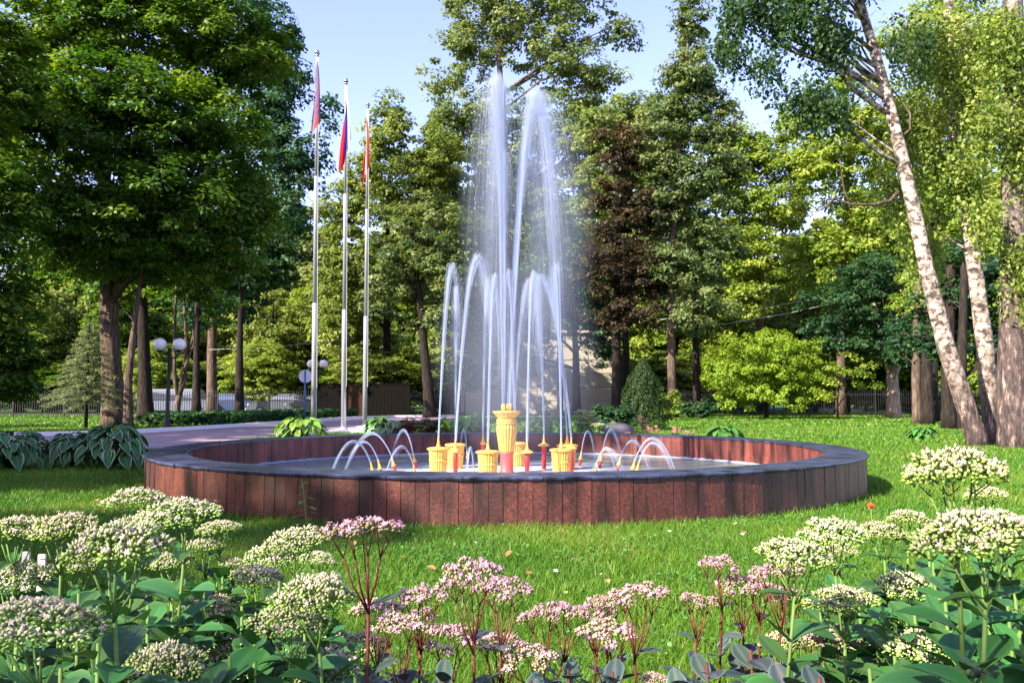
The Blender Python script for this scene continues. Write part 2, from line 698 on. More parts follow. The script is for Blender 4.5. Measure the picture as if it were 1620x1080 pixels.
n_c = 44
da = 2 * PI / n_c


def coping_mesh(seed):
    r_ = random.Random(seed)
    vs, fs = [], []
    ns = 8
    gap = .0035 / RO
    for i in range(ns + 1):
        a = -da / 2 + gap + (da - 2 * gap) * i / ns
        jo, ji = r_.uniform(-.008, .006), r_.uniform(-.005, .005)
        for (r, z) in ((RI - .012 + ji, RIMZ - .024), (RI - .012 + ji, RIMZ - .006), (RI + .0 + ji, RIMZ), (RO + .018 + jo, RIMZ), (RO + .026 + jo, RIMZ - .008), (RO + .022 + jo, RIMZ - .024)):
            vs.append((r * math.cos(a), r * math.sin(a), z + r_.uniform(-.0015, .0015)))
    k = 6
    for i in range(ns):
        for j in range(k):
            fs.append((i * k + j, i * k + (j + 1) % k, (i + 1) * k + (j + 1) % k, (i + 1) * k + j))
    fs.append(tuple(range(k)))
    fs.append(tuple(ns * k + j for j in range(k - 1, -1, -1)))
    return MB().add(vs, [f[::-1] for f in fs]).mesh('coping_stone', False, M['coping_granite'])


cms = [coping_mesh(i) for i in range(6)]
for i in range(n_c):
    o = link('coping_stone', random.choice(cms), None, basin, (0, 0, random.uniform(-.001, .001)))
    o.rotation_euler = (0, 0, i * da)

WZ = .03
wv, wf = [(0, 0, 0)], []
for ri in range(1, 7):
    for k in range(96):
        r = (RI + .02) * ri / 6
        wv.append((r * math.cos(2 * PI * k / 96), r * math.sin(2 * PI * k / 96), 0))
wf += [(0, 1 + k, 1 + (k + 1) % 96) for k in range(96)]
for ri in range(5):
    for k in range(96):
        wf.append((1 + ri * 96 + k, 1 + (ri + 1) * 96 + k, 1 + (ri + 1) * 96 + (k + 1) % 96, 1 + ri * 96 + (k + 1) % 96))
pw = MB().add(wv, wf).build('water', M['pool_water'], None, True, (FC.x, FC.y, WZ))
setp(pw, kind='structure')
# froth lapping along the foot of the wall
fr = MB()
vs, fs = [], []
nf = 400
for k in range(nf):
    a = 2 * PI * k / nf
    ww = .05 + .05 * random.random() + .03 * math.sin(a * 9)
    vs += [(RI - .003) * Vector((math.cos(a), math.sin(a), 0)) + Vector((0, 0, .022 + .012 * random.random())), (RI - ww) * Vector((math.cos(a), math.sin(a), 0)) + Vector((0, 0, .004))]
for k in range(nf):
    fs.append((2 * k, 2 * ((k + 1) % nf), 2 * ((k + 1) % nf) + 1, 2 * k + 1))
fr.add(vs, fs)
setp(fr.build('water_froth', M['froth'], None, True, (FC.x, FC.y, WZ)), kind='stuff')


# ---- fountain figures
def at(dx, dy, z=0.0):
    return Vector((FC.x + dx, FC.y + dy, z))


urn = thing('sheaf_urn', 'tall golden wheat sheaf urn on a red pedestal in the middle of the pool', 'urn', at(0, 0, WZ))
MB().lathe([(.10, -.04), (.10, .02), (.088, .04), (.085, .24), (.095, .26), (.095, .285)], 24).build('pedestal', M['pedestal_red'], urn, True)
flute = lambda a, z: .13 * abs(math.sin(a * 10)) - .08
MB().lathe([(.085, .27), (.098, .30), (.105, .36), (.118, .44), (.128, .52), (.134, .60), (.126, .645)], 120, wob=flute).build('sheaf_body', M['urn_yellow'], urn, True)
MB().lathe([(.120, .64), (.138, .655), (.142, .672), (.128, .686), (.140, .70), (.136, .715), (.120, .72)], 48, wob=lambda a, z: .015 * math.sin(a * 30 + z * 90)).build('binding', M['urn_yellow'], urn, True)
MB().lathe([(.115, .715), (.125, .74), (.150, .775), (.172, .80), (.185, .812), (.180, .825), (.12, .828), (.05, .835)], 72, wob=lambda a, z: .05 * abs(math.sin(a * 9)) * (1 if z > .76 else .3)).build('flared_rim', M['urn_yellow'], urn, True)
ears = MB()
for k in range(9):
    a = 2 * PI * k / 9
    r0 = .035 if k % 2 else .055
    ears.tube([(r0 * math.cos(a), r0 * math.sin(a), .82), (r0 * 1.15 * math.cos(a), r0 * 1.15 * math.sin(a), .87), (r0 * 1.2 * math.cos(a), r0 * 1.2 * math.sin(a), .905), (r0 * 1.2 * math.cos(a), r0 * 1.2 * math.sin(a), .93)], [.016, .019, .014, .004], 6)
ears.build('wheat_ears', M['urn_yellow'], urn, True)


def nozzle_cone(mb, z0, h, r):
    mb.lathe([(r, z0), (r * 1.15, z0 + h * .05), (r * .8, z0 + h * .2), (r * .55, z0 + h * .5), (r * .36, z0 + h * .85), (r * .42, z0 + h * .9), (r * .36, z0 + h)], 14, wob=lambda a, z: .06 * math.sin(a * 7))


def basket(u, v, label, nozzle):
    Y = (1 - .37) * F / (v - 633)
    p = P(u, v, Y)
    t = thing('straw_basket', label, 'basket', (p.x, p.y, WZ), random.uniform(0, 1), 'golden straw baskets round the urn')
    ribs = lambda a, z: .13 * abs(math.sin(a * 11)) - .08
    MB().lathe([(.100, -.05), (.101, .02), (.108, .12), (.114, .20), (.121, .30), (.123, .322)], 132, wob=ribs).build('stalk_body', M['urn_yellow'], t, True)
    tw = lambda a, z: .022 * math.sin(a * 26 + z * 160)
    MB().lathe([(.114, .168), (.122, .174), (.124, .184), (.122, .194), (.115, .20)], 78, wob=tw).build('binding', M['urn_yellow'], t, True)
    MB().lathe([(.118, .312), (.136, .318), (.146, .328), (.142, .342), (.125, .35), (.06, .357), (.02, .36)], 78, wob=lambda a, z: .05 * abs(math.sin(a * 8)) + .02 * math.sin(a * 31)).build('straw_rim', M['urn_yellow'], t, True)
    if nozzle:
        nz = MB()
        nozzle_cone(nz, .352, .13, .032)
        nz.build('nozzle', M['urn_yellow'], t, True)
    return Vector((p.x, p.y, WZ + .48))


NZ = {}
NZ['b1'] = basket(693.7, 708, 'golden straw basket at the left end of the ring, with a cone nozzle', True)
NZ['b2'] = basket(720.5, 702, 'golden straw basket behind the leftmost basket, half hidden by a red post', False)
NZ['b3'] = basket(772, 713, 'golden straw basket standing in front of the red pedestal', True)
NZ['b4'] = basket(818, 700, 'misty straw basket tucked behind the right side of the urn', False)
NZ['b5'] = basket(888, 710, 'golden straw basket nearest on the right side of the urn', True)
NZ['b6'] = basket(897.5, 703, 'pale straw basket hidden behind the right front basket', True)


def post(u, v, label, wide):
    Y = .65 * F / (v - 633)
    p = P(u, v, Y)
    t = thing('jet_post', label, 'fountain nozzle', (p.x, p.y, WZ), 0, 'tall red nozzle posts in the pool')
    MB().lathe([(.03, -.05), (.03, .315), (.026, .322)], 16).build('post', M['red_paint'], t, True)
    cone = MB()
    if wide:
        cone.lathe([(.03, .318), (.062, .322), (.078, .330), (.070, .342), (.042, .356), (.02, .37)], 60, wob=lambda a, z: .07 * abs(math.sin(a * 7)))
    else:
        cone.lathe([(.032, .318), (.044, .324), (.046, .336), (.036, .352), (.02, .37)], 40, wob=lambda a, z: .05 * abs(math.sin(a * 7)))
    nozzle_cone(cone, .345, .125, .028)
    cone.build('straw_cap', M['urn_yellow'], t, True)
    return Vector((p.x, p.y, WZ + .47))


NZ['r1'] = post(720.7, 715, 'red nozzle post with narrow straw cap beside the leftmost basket', False)
NZ['r2'] = post(834, 716, 'bright red nozzle post with wide straw cap right of the urn', True)
NZ['r3'] = post(860.5, 705, 'pale red post with wide straw cap between urn and right baskets', True)
NZ['r4'] = post(904, 709.6, 'red post with straw cap just behind the right front basket', True)
NZ['r5'] = post(764, 702, 'misty red post with narrow cap far behind the front basket', False)
NZ['r6'] = post(812.5, 699.5, 'red post peeping out between the urn and the basket behind it', False)

small = [(-1.62, -.83, 'small tilted nozzle nearest the left end of the pool'),
         (-1.60, -.40, 'small red and yellow nozzle second from the left end of the pool'),
         (-1.50, .10, 'small red nozzle leaning left in front of the long left arc'),
         (-1.31, .80, 'small red nozzle standing left of the leftmost basket, by the far water'),
         (-.60, 1.47, 'small misty nozzle behind the baskets left of the urn'),
         (1.08, 1.27, 'small misty nozzle right of the right baskets, farthest back'),
         (1.34, .93, 'small pale nozzle under the tall far right arc'),
         (1.50, .20, 'small red nozzle leaning right before the fan of right arcs'),
         (1.60, -.40, 'small red and yellow nozzle at the right end of the pool'),
         (1.59, -.80, 'small yellow nozzle beside the rightmost red one'),
         (1.02, -1.30, 'small yellow nozzle low behind the front rim, right of the baskets'),
         (-1.05, -1.27, 'small nozzle low behind the front rim, under the leftmost basket'),
         (-.35, -1.62, 'small nozzle behind the front rim left of the front basket'),
         (.95, -1.75, 'tiny nozzle behind the front rim before the right basket')]
SM = []
for dx, dy, lab in small:
    t = thing('small_nozzle', lab, 'fountain nozzle', at(dx, dy, WZ), 0, 'small tilted nozzles round the pool')
    an = math.atan2(dy, dx)
    t.rotation_euler = (0, math.radians(14), an)
    MB().lathe([(.021, -.06), (.021, .085), (.018, .09)], 12).build('body', M['red_paint'], t, True)
    c = MB()
    c.lathe([(.022, .086), (.034, .09), (.034, .10), (.022, .11)], 14, wob=lambda a, z: .05 * math.sin(a * 7))
    nozzle_cone(c, .10, .115, .026)
    c.build('cone', M['urn_yellow'], t, True)
    SM.append((at(dx, dy, 0) + Vector((math.cos(an) * .052, math.sin(an) * .052, WZ + .21)), an))


# ---- water jets: bundles of thin streams
def strands(p0, v0, t0, t1, r0, r1, n=16):
    """p0,v0 (S,3); t0,t1 (S,); returns arrays for three-sided streams on ballistic paths"""
    Sn = len(p0)
    s = np.linspace(0, 1, n)[None, :]
    t = t0[:, None] + (t1 - t0)[:, None] * s
    X = p0[:, None, :] + v0[:, None, :] * t[..., None]
    X[..., 2] -= 4.905 * t * t
    T = np.repeat(v0[:, None, :], n, 1)
    T = T.copy()
    T[..., 2] -= 9.81 * t
    T /= np.linalg.norm(T, axis=2, keepdims=True) + 1e-9
    h = v0.copy()
    h[:, 2] = 0
    h += 1e-6
    ref = np.stack([-h[:, 1], h[:, 0], np.zeros(Sn)], 1)
    ref /= np.linalg.norm(ref, axis=1, keepdims=True) + 1e-12
    B1 = np.repeat(ref[:, None, :], n, 1)
    B2 = np.cross(T, B1)
    rad = (r0 + (r1 - r0) * s)[..., None] * np.where((s[..., None] > .999), .2, 1)
    V = np.stack([X + rad * (B1 * math.cos(a) + B2 * math.sin(a)) for a in (0, 2.094, 4.189)], 2)   # S,n,3,3
    V = V.reshape(-1, 3)
    base = (np.arange(Sn) * n * 3)[:, None, None]
    i = (np.arange(n - 1) * 3)[None, :, None]
    k = np.arange(3)[None, None, :]
    k2 = (k + 1) % 3
    f = np.stack([base + i + k, base + i + k2, base + i + 3 + k2, base + i + 3 + k], -1).reshape(-1, 4)
    return V, f


def jet(name, p, v, label, group, core=26, fall=60, spread=.018, rcore=.0022, rfall=.0009, hole=.008, end=1.0, fallspread=.06):
    p, v = np.array(p), np.array(v, float)
    sp_ = np.linalg.norm(v)
    up = v[2] / 9.81
    Vs, Fs, off = [], [], 0
    # rising column
    c0 = p + RG.normal(0, 1, (core, 3)) * (hole, hole, .004)
    cv = v + RG.normal(0, 1, (core, 3)) * sp_ * spread * .35
    a, f = strands(c0, cv, np.zeros(core), np.full(core, up * 1.0) * RG.uniform(.8, 1.05, core), rcore, rcore * .8, 14)
    Vs.append(a)
    Fs.append(f)
    off += len(a)
    # crown and falling veil
    c0 = p + RG.normal(0, 1, (fall, 3)) * (hole, hole, .004)
    cv = v * np.array([1, 1, 1]) * (1 - np.abs(RG.normal(0, spread * 1.6, (fall, 1)))) + RG.normal(0, 1, (fall, 3)) * RG.uniform(.2, 1, (fall, 1)) * np.array([fallspread, fallspread, .03])
    tt = np.full(fall, up) * RG.uniform(1.25, 2.0 * end, fall)
    st = np.full(fall, up) * RG.uniform(.35, .95, fall)
    g = (cv[:, 2] + np.sqrt(np.maximum(cv[:, 2] ** 2 + 2 * 9.81 * (p[2] - WZ), .01))) / 9.81
    a, f = strands(c0, cv, st, np.minimum(tt, g), rfall, rfall * .7, 14)
    Vs.append(a)
    Fs.append(f + off)
    me = np_mesh(name, np.concatenate(Vs) - p, np.concatenate(Fs), smooth=True)
    o = link(name, me, M['jet_water'], None, p)
    return setp(o, label, 'water jet', group)


def vel(p, u_peak, v_peak, ydrift=0.0):
    """launch speed that puts the top of the jet at that pixel"""
    pk = P(u_peak, v_peak, p.y + ydrift)
    hgt = pk.z - p.z
    vz = math.sqrt(2 * 9.81 * hgt)
    tu = vz / 9.81
    return Vector(((pk.x - p.x) / tu, (pk.y - p.y) / tu, vz))


g1 = 'tall central water jets'
top = at(0, 0, WZ + .90)
for (dx, dy, u, v, yd, n_f, lab) in ((-.05, .0, 787, 116, .0, 800, 'tallest central water jet, its spray falling to the left'),
                                     (.045, .0, 850, 142, .0, 950, 'second tallest central jet, leaning right with a wide veil'),
                                     (-.02, .04, 797, 235, .25, 200, 'straight thin central jet between the two tallest'),
                                     (.02, .03, 836, 215, .3, 260, 'thin central jet just left of the right leaning one')):
    p = top + Vector((dx, dy, 0))
    jet('water_jet', p, vel(p, u, v, yd), lab, g1, 40, n_f, .012, .0030, .0006, .007, .95, .12)
p = at(.1, -.02, .9)
jet('water_jet', p, vel(p, 803, 424), 'short central jet ending level with the ring of jets', g1, 24, 40, .012, .0024, .0011)
g2 = 'ring of water jets leaning towards the urn'
for key, u, v, lab, nf in (('b1', 716, 416, 'outermost left water jet, rising from the leftmost basket', 80),
                           ('b2', 722, 452, 'soft blurred left water jet with a round top below its neighbour', 170),
                           ('r1', 757, 402, 'highest ring jet left of centre, arching right over the basket', 150),
                           ('r5', 772, 440, 'misty ring jet far behind, left of the urn', 90),
                           ('b3', 783, 433, 'water jet rising from the front basket', 110),
                           ('r2', 845, 428, 'water jet rising from the bright red post right of the urn', 140),
                           ('r3', 851, 434, 'water jet rising from the pale red post, leaning left', 90),
                           ('b5', 880, 416, 'outermost right water jet, rising from the right front basket', 110),
                           ('b6', 868, 440, 'faint ring jet rising behind the right front basket', 60),
                           ('r4', 852, 434, 'water jet crossing leftwards from the post behind the right basket', 90),
                           ('r6', 838, 440, 'faint ring jet rising behind the urn', 60)):
    p = NZ[key]
    jet('water_jet', p, vel(p, u, v), lab, g2, 30, nf, .014, .0026, .0007, .006, .88, .06)
g3 = 'small water arcs round the pool'
arcs = ['far left small water arc landing by the rim', 'second small water arc from the left', 'long small water arc sweeping left',
        'thin small water arc against the far left lining', 'thin small water arc behind the left baskets', 'thin small water arc right of the right baskets',
        'taller thin small water arc near the right lining', 'small water arc starting the right hand fan', 'broad small water arc at the right end',
        'lower small water arc at the right end', 'blurred fan shaped small water arc near the front rim, right', 'small water arc before the leftmost basket',
        'small water arc left of the front basket', 'lowest small water arc before the right front basket']
for i, ((p, an), lab) in enumerate(zip(SM, arcs)):
    vh = (1.05, .95, 1.25, .8, .7, .75, .75, .9, 1.05, .95, 1.0, 1.0, .75, .5)[i]
    vz = (2.45, 2.3, 2.7, 2.75, 2.7, 2.6, 2.75, 2.2, 2.5, 2.35, 2.2, 2.3, 2.3, 1.2)[i]
    jet('water_arc', p, Vector((vh * .92 * math.cos(an), vh * .92 * math.sin(an), vz * .94)), lab, g3, 30, 26, .018, .0024, .0018, .003, 1.3, .02 if i != 10 else .12)

# fine spray drifting round the urn
mm = bpy.data.materials.new('spray_mist')
mm.use_nodes = True
nt = mm.node_tree
for nd in list(nt.nodes):
    if nd.type == 'BSDF_PRINCIPLED':
        nt.nodes.remove(nd)
pv_ = nt.nodes.new('ShaderNodeVolumePrincipled')
pv_.inputs['Color'].default_value = (.70, .80, 1.0, 1)
pv_.inputs['Anisotropy'].default_value = .2
tcn = nt.nodes.new('ShaderNodeTexCoord')
ln_ = nt.nodes.new('ShaderNodeVectorMath')
ln_.operation = 'LENGTH'
nt.links.new(tcn.outputs['Object'], ln_.inputs[0])
mr_ = nt.nodes.new('ShaderNodeMapRange')
mr_.inputs[1].default_value = 1.0
mr_.inputs[2].default_value = .15
mr_.inputs[3].default_value = 0.0
mr_.inputs[4].default_value = .42
nt.links.new(ln_.outputs['Value'], mr_.inputs[0])
nt.links.new(mr_.outputs[0], pv_.inputs['Density'])
nt.links.new(pv_.outputs[0], nt.nodes['Material Output'].inputs['Volume'])
msm = MB().sphere((0, 0, 0), 1.0, 32, 20).mesh('spray_mist', True, mm)
for (x, y, z), sc_m in (((.12, .0, 1.62), (1.2, 1.2, 1.58)), ((-.30, .1, 3.55), (.42, .42, 1.85)), ((.62, -.1, 3.35), (.62, .6, 1.95))):
    ms = link('spray_mist', msm, None, None, (FC.x + x, FC.y + y, z))
    ms.scale = sc_m
    setp(ms, kind='stuff')

# ================================================================== TREES
UP = np.array([0, 0, 1.0])
DENS = 4.7                        # leaf clumps per crown volume
LEAF = 1.14


def unit(n):
    d = RG.normal(0, 1, (n, 3))
    return d / np.linalg.norm(d, axis=1, keepdims=True)


def nrm(a):
    return a / (np.linalg.norm(a, axis=-1, keepdims=True) + 1e-9)


def leaf_quads(C, Nn, L_, asp=.62, A=None):
    n = len(C)
    if A is None:
        A = RG.normal(0, 1, (n, 3))
    A = nrm(A - Nn * np.sum(A * Nn, 1, keepdims=True))
    B = np.cross(Nn, A)
    L_ = L_[:, None]
    V = np.stack([C - A * L_ * .5, C + B * L_ * asp * .5 + A * L_ * .05, C + A * L_ * .5, C - B * L_ * asp * .5 + A * L_ * .05], 1).reshape(-1, 3)
    return V, np.arange(4 * n).reshape(-1, 4)


PAL = {
    'maple': ((.03, .085, .008), (.068, .15, .010), (.16, .225, .014)),
    'linden': ((.085, .14, .022), (.165, .225, .042), (.28, .32, .07)),
    'poplar': ((.075, .125, .036), (.145, .205, .06), (.25, .29, .09)),
    'aspen': ((.058, .105, .034), (.12, .175, .055), (.22, .26, .085)),
    'purple': ((.028, .026, .014), (.055, .042, .024), (.12, .08, .042)),
    'lime': ((.11, .185, .02), (.21, .295, .038), (.36, .41, .07)),
    'birch': ((.11, .18, .03), (.20, .275, .05), (.34, .39, .085)),
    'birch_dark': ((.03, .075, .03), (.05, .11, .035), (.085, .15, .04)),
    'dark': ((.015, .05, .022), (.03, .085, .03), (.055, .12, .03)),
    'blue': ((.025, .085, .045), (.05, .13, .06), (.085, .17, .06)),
    'spruce': ((.06, .10, .06), (.15, .20, .12), (.28, .32, .20)),
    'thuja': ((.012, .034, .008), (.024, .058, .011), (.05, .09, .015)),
    'bush': ((.13, .23, .015), (.22, .33, .025), (.32, .40, .04)),
}


def pal(name, t):
    c = np.array(PAL[name])
    t = np.clip(t, 0, 1)[:, None]
    return np.where(t < .5, c[0] + (c[1] - c[0]) * t * 2, c[1] + (c[2] - c[1]) * (t * 2 - 1))


def crown(blobs, cr, per, L_, palette, flat=.5, droop=.25, up=.9, shell=.5, hang=0.0, asp=.62):
    """blobs: (centre xyz, radii xyz, clumps). Returns verts, faces, face colours, clump centres"""
    C, D, T = [], [], []
    for (c, r, n) in blobs:
        d = unit(n)
        f = RG.uniform(0, 1, (n, 1)) ** shell
        C.append(np.array(c) + d * f * np.array(r))
        D.append(d * f)
        T.append(RG.normal(0, 1) * .07 + RG.normal(0, .2, n))
    C, D, T = np.concatenate(C), np.concatenate(D), np.concatenate(T)
    nC = len(C)
    s = cr * RG.uniform(.55, 1.4, (nC, 1))
    k = RG.poisson(per, nC) + 3
    idx = np.repeat(np.arange(nC), k)
    n = len(idx)
    o = unit(n) * RG.uniform(0, 1, (n, 1)) ** .42
    sz = np.concatenate([s, s, s * flat], 1)[idx]
    Q = o * sz
    if hang > 0:
        # hanging strands: points slide down from the clump with small sideways spread
        q = RG.uniform(0, 1, n)
        strand = RG.integers(0, 6, n)
        ang = strand * 1.05 + idx * 1.7
        Q = np.stack([np.cos(ang) * s[idx, 0] * .5, np.sin(ang) * s[idx, 0] * .5, -q * hang * (1 + .5 * np.sin(idx * 3.3 + strand))], 1) + RG.normal(0, .055, (n, 3))
        Nn = nrm(RG.normal(0, .8, (n, 3)) + np.array([0, 0, .25]) + .35 * D[idx])
        A = np.array([0, 0, -1.0]) + RG.normal(0, .45, (n, 3))
    else:
        Q[:, 2] -= droop * (Q[:, 0] ** 2 + Q[:, 1] ** 2) / s[idx, 0]
        Nn = nrm(UP * up + .55 * o + .45 * D[idx] + RG.normal(0, .48, (n, 3)))
        A = o + RG.normal(0, .5, (n, 3)) + np.array([0, 0, -.3])
    V, Fq = leaf_quads(C[idx] + Q, Nn, L_ * RG.uniform(.65, 1.3, n), asp, A)
    col = pal(palette, .45 + T[idx] + RG.normal(0, .17, n))
    return V, Fq, col, C


def bez(p0, p1, lift, n=6, wob=.06):
    p0, p1 = Vector(p0), Vector(p1)
    L_ = (p1 - p0).length
    c = (p0 + p1) / 2 + Vector((0, 0, lift * L_))
    out = []
    for i in range(n):
        t = i / (n - 1)
        q = p0 * (1 - t) ** 2 + c * 2 * t * (1 - t) + p1 * t * t
        if 0 < i < n - 1:
            q += Vector((random.uniform(-1, 1), random.uniform(-1, 1), random.uniform(-1, 1))) * wob * L_ * .5
        out.append(q)
    return out


def tree(name, label, trunk, r0, blobs, cr, per, L_, palette, barkm, group=None, limbs=16, forks=(), cat='tree', rtop=.25, flare=1.35, forkm=None, **kw):
    """trunk: world points from foot to top; blobs in world coordinates"""
    base = Vector(trunk[0])
    t = thing(name, label, cat, base, 0, group)
    tr = [Vector(p) - base for p in trunk]
    # resample the stem so it is smooth and slightly uneven
    pts, rad = [], []
    nseg = 4
    for i in range(len(tr) - 1):
        for k in range(nseg):
            pts.append(tr[i].lerp(tr[i + 1], k / nseg))
    pts.append(tr[-1])
    m = len(pts)
    H = max(tr[-1].z, .1)
    for p in pts:
        q = min(1, max(0, p.z / H))
        r = r0 * (1 - (1 - rtop) * q) * random.uniform(.96, 1.05)
        r *= 1 + (flare - 1) * math.exp(-max(p.z, 0) / (r0 * 1.3))
        rad.append(r)
    pts[0] = pts[0] - Vector((0, 0, .1))
    mb = MB()
    mb.tube(pts, rad, 12)
    V, Fq, col, C = crown([((Vector(c) - base), r, n) for c, r, n in blobs], cr, per * 1.05, L_ * LEAF, palette, **kw)
    mf = MB() if forkm else mb
    for fk in forks:
        fp = [Vector(p) - base for p in fk[0]]
        fr_ = fk[1]
        mf.tube(fp, [fr_ * (1 - .6 * i / (len(fp) - 1)) for i in range(len(fp))], 10)
    if forkm:
        mf.build('bare_branch', M[forkm], t, True)
    if limbs:
        for j in RG.choice(len(C), min(limbs, len(C)), replace=False):
            c = Vector(C[j])
            best, bi = 1e9, 0
            for i, p in enumerate(pts):
                if p.z < H * .28 and i < m - 1:
                    continue
                hd = math.hypot(c.x - p.x, c.y - p.y)
                e = abs((c.z - .55 * hd) - p.z)
                if e < best:
                    best, bi = e, i
            d = (c - pts[bi]).length
            rr = min(rad[bi] * .55, .012 * d + .015)
            q = bez(pts[bi], c, .10)
            mb.tube(q, [rr * (1 - .85 * i / 5) for i in range(6)], 6)
    mb.build('trunk', M[barkm], t, True)
    link('crown', np_mesh('crown', V, Fq, col, 'FACE'), M['leaf'], t)
    return t


def BL(Y, lst, dens, depth=1.0, dy=0.0):
    """crown volumes measured in pixels at Y metres: (u, v, ru, rv[, weight, dy])"""
    out = []
    for b in lst:
        u, v, ru, rv = b[:4]
        wgt = b[4] if len(b) > 4 else 1
        y = Y + (b[5] if len(b) > 5 else 0) + dy
        rx, rz = S(ru, y), S(rv, y)
        ry = rx * depth
        out.append((P(u, v, y), (rx, ry, rz), max(3, int(DENS * dens * wgt * ru * rv / 1000))))
    return out


def TP(Y, *uv):
    return [P(u, v, Y) for u, v in uv]


def foot(u, Y):
    d = ray(u, 640)
    return Vector((d.x / d.y * Y, Y, 0))


# ---- left group
tree('maple_tree', 'big dark green maple with thick brown trunk left of the flagpoles',
     [foot(182, 31)] + TP(31, (178, 610), (174, 540), (172, 470), (168, 400), (165, 300), (172, 180), (175, 60)), .42,
     BL(30, [(110, 40, 130, 110), (230, 10, 140, 110), (335, 80, 105, 100), (60, 190, 120, 100, 1, -2), (190, 180, 140, 110, 1, -2), (310, 220, 120, 100, 1, -1),
             (110, 320, 150, 80, 1, -2), (250, 330, 140, 80, 1, -2), (365, 330, 80, 80), (180, 405, 150, 40), (320, 410, 100, 45), (420, 80, 60, 60, .6), (280, -80, 160, 90)], 2.6),
     .62, 95, .17, 'maple', 'brown_bark', limbs=26, forks=[(TP(31, (178, 470), (198, 440), (215, 410), (235, 340), (255, 270)), .24)], flat=.42, droop=.4, up=1.1)
tree('linden_tree', 'dense dark tree filling the left edge, branches down to the lawn',
     [foot(-70, 24)] + TP(24, (-70, 500), (-60, 300), (-60, 100)), .3,
     BL(24, [(-10, 120, 80, 120), (-20, 320, 95, 110), (5, 470, 70, 90), (15, 575, 55, 65), (-60, 520, 80, 100)], 2.6), .5, 90, .15, 'maple', 'brown_bark', limbs=14, flat=.42, droop=.4, up=1.1)
tree('linden_tree', 'bluish green tree against the sky just left of the flags',
     [foot(336, 50)] + TP(50, (335, 560), (338, 450), (350, 300), (380, 120)), .33,
     BL(47, [(405, 50, 70, 90), (440, 130, 48, 85), (430, 240, 60, 90), (390, 370, 80, 80), (455, 330, 40, 60), (515, 190, 20, 50, .5), (340, 470, 70, 50), (480, 250, 40, 50, .6)], 3.2),
     .75, 80, .24, 'blue', 'brown_bark', limbs=18, flat=.5)
tree('young_maple', 'slim leaning trunk close behind the big maple trunk',
     [foot(204, 29)] + TP(29, (203, 600), (212, 520), (222, 440), (228, 380)), .17, BL(30, [(235, 400, 70, 45)], 2.2), .5, 80, .16, 'maple', 'brown_bark', limbs=5, flat=.4)
tree('park_tree', 'dark straight trunk between the big maple and the lamp post',
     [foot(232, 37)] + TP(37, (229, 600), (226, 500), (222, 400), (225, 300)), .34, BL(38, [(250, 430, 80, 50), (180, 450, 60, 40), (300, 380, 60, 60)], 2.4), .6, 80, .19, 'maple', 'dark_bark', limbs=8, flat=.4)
tree('forked_tree', 'thin brown tree forked low beside the globe lamp',
     [foot(281, 34)] + TP(34, (280, 650), (283, 625)), .15, BL(35, [(290, 440, 70, 50), (330, 470, 40, 35)], 2.2), .5, 80, .17, 'maple', 'brown_bark', limbs=3, rtop=.8,
     forks=[(TP(34, (283, 628), (276, 600), (276, 540), (279, 450)), .10), (TP(34, (283, 628), (292, 600), (295, 550), (290, 450)), .11)], flat=.4)
tree('park_tree', 'narrow dark trunk just right of the lamp post by the railings',
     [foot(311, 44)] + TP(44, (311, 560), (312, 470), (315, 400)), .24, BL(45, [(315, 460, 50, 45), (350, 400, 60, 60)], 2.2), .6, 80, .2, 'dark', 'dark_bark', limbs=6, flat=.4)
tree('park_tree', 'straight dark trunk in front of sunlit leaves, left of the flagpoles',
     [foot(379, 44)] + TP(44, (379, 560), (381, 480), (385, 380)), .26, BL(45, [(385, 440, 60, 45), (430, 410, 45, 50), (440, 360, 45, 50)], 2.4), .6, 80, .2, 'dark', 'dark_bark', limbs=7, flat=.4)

# ---- spruce
sp_t = thing('spruce_tree', 'small spruce with pale tiered branches left of the maple trunk', 'tree', foot(137, 29))
MB().tube([(0, 0, -.1), (0, 0, 1.6), (0, 0, 4.0)], [.07, .05, .02], 8).build('trunk', M['dark_bark'], sp_t, True)
Cs, Ns, As, Ts = [], [], [], []
brm = MB()
for i in range(90):
    z = .9 + 3.0 * (i / 90)
    a = i * 2.4
    L_ = (1.75 * (1 - (z - .9) / 3.3)) * random.uniform(.75, 1.1)
    if L_ < .12:
        continue
    d = np.array([math.cos(a), math.sin(a), 0])
    brm.tube([(0, 0, z), tuple(d * L_ * .5 + UP * (z - .02)), tuple(d * L_ + UP * (z - .18 * L_))], [.014, .009, .003], 4)
    n = int(110 * L_)
    q = RG.uniform(.08, 1, n)
    side = RG.normal(0, .13, n) * (1.15 - q)
    dro = np.abs(RG.normal(0, .05, n))
    pos = d[None] * (q * L_)[:, None] + np.array([-d[1], d[0], 0])[None] * (side * 1.6)[:, None] + np.stack([0 * q, 0 * q, z - .18 * L_ * q ** 2 - dro], 1)
    Cs.append(pos)
    Ns.append(nrm(UP + RG.normal(0, .4, (n, 3))))
    As.append(d[None] + np.sign(side)[:, None] * np.array([-d[1], d[0], 0])[None] * .8 + RG.normal(0, .3, (n, 3)))
    Ts.append(.35 + .5 * q + RG.normal(0, .15, n))
V, Fq = leaf_quads(np.concatenate(Cs), np.concatenate(Ns), np.full(sum(map(len, Cs)), .13), .3, np.concatenate(As))
brm.build('branches', M['dark_bark'], sp_t)
link('crown', np_mesh('crown', V, Fq, pal('spruce', np.concatenate(Ts)), 'FACE'), M['leaf'], sp_t)

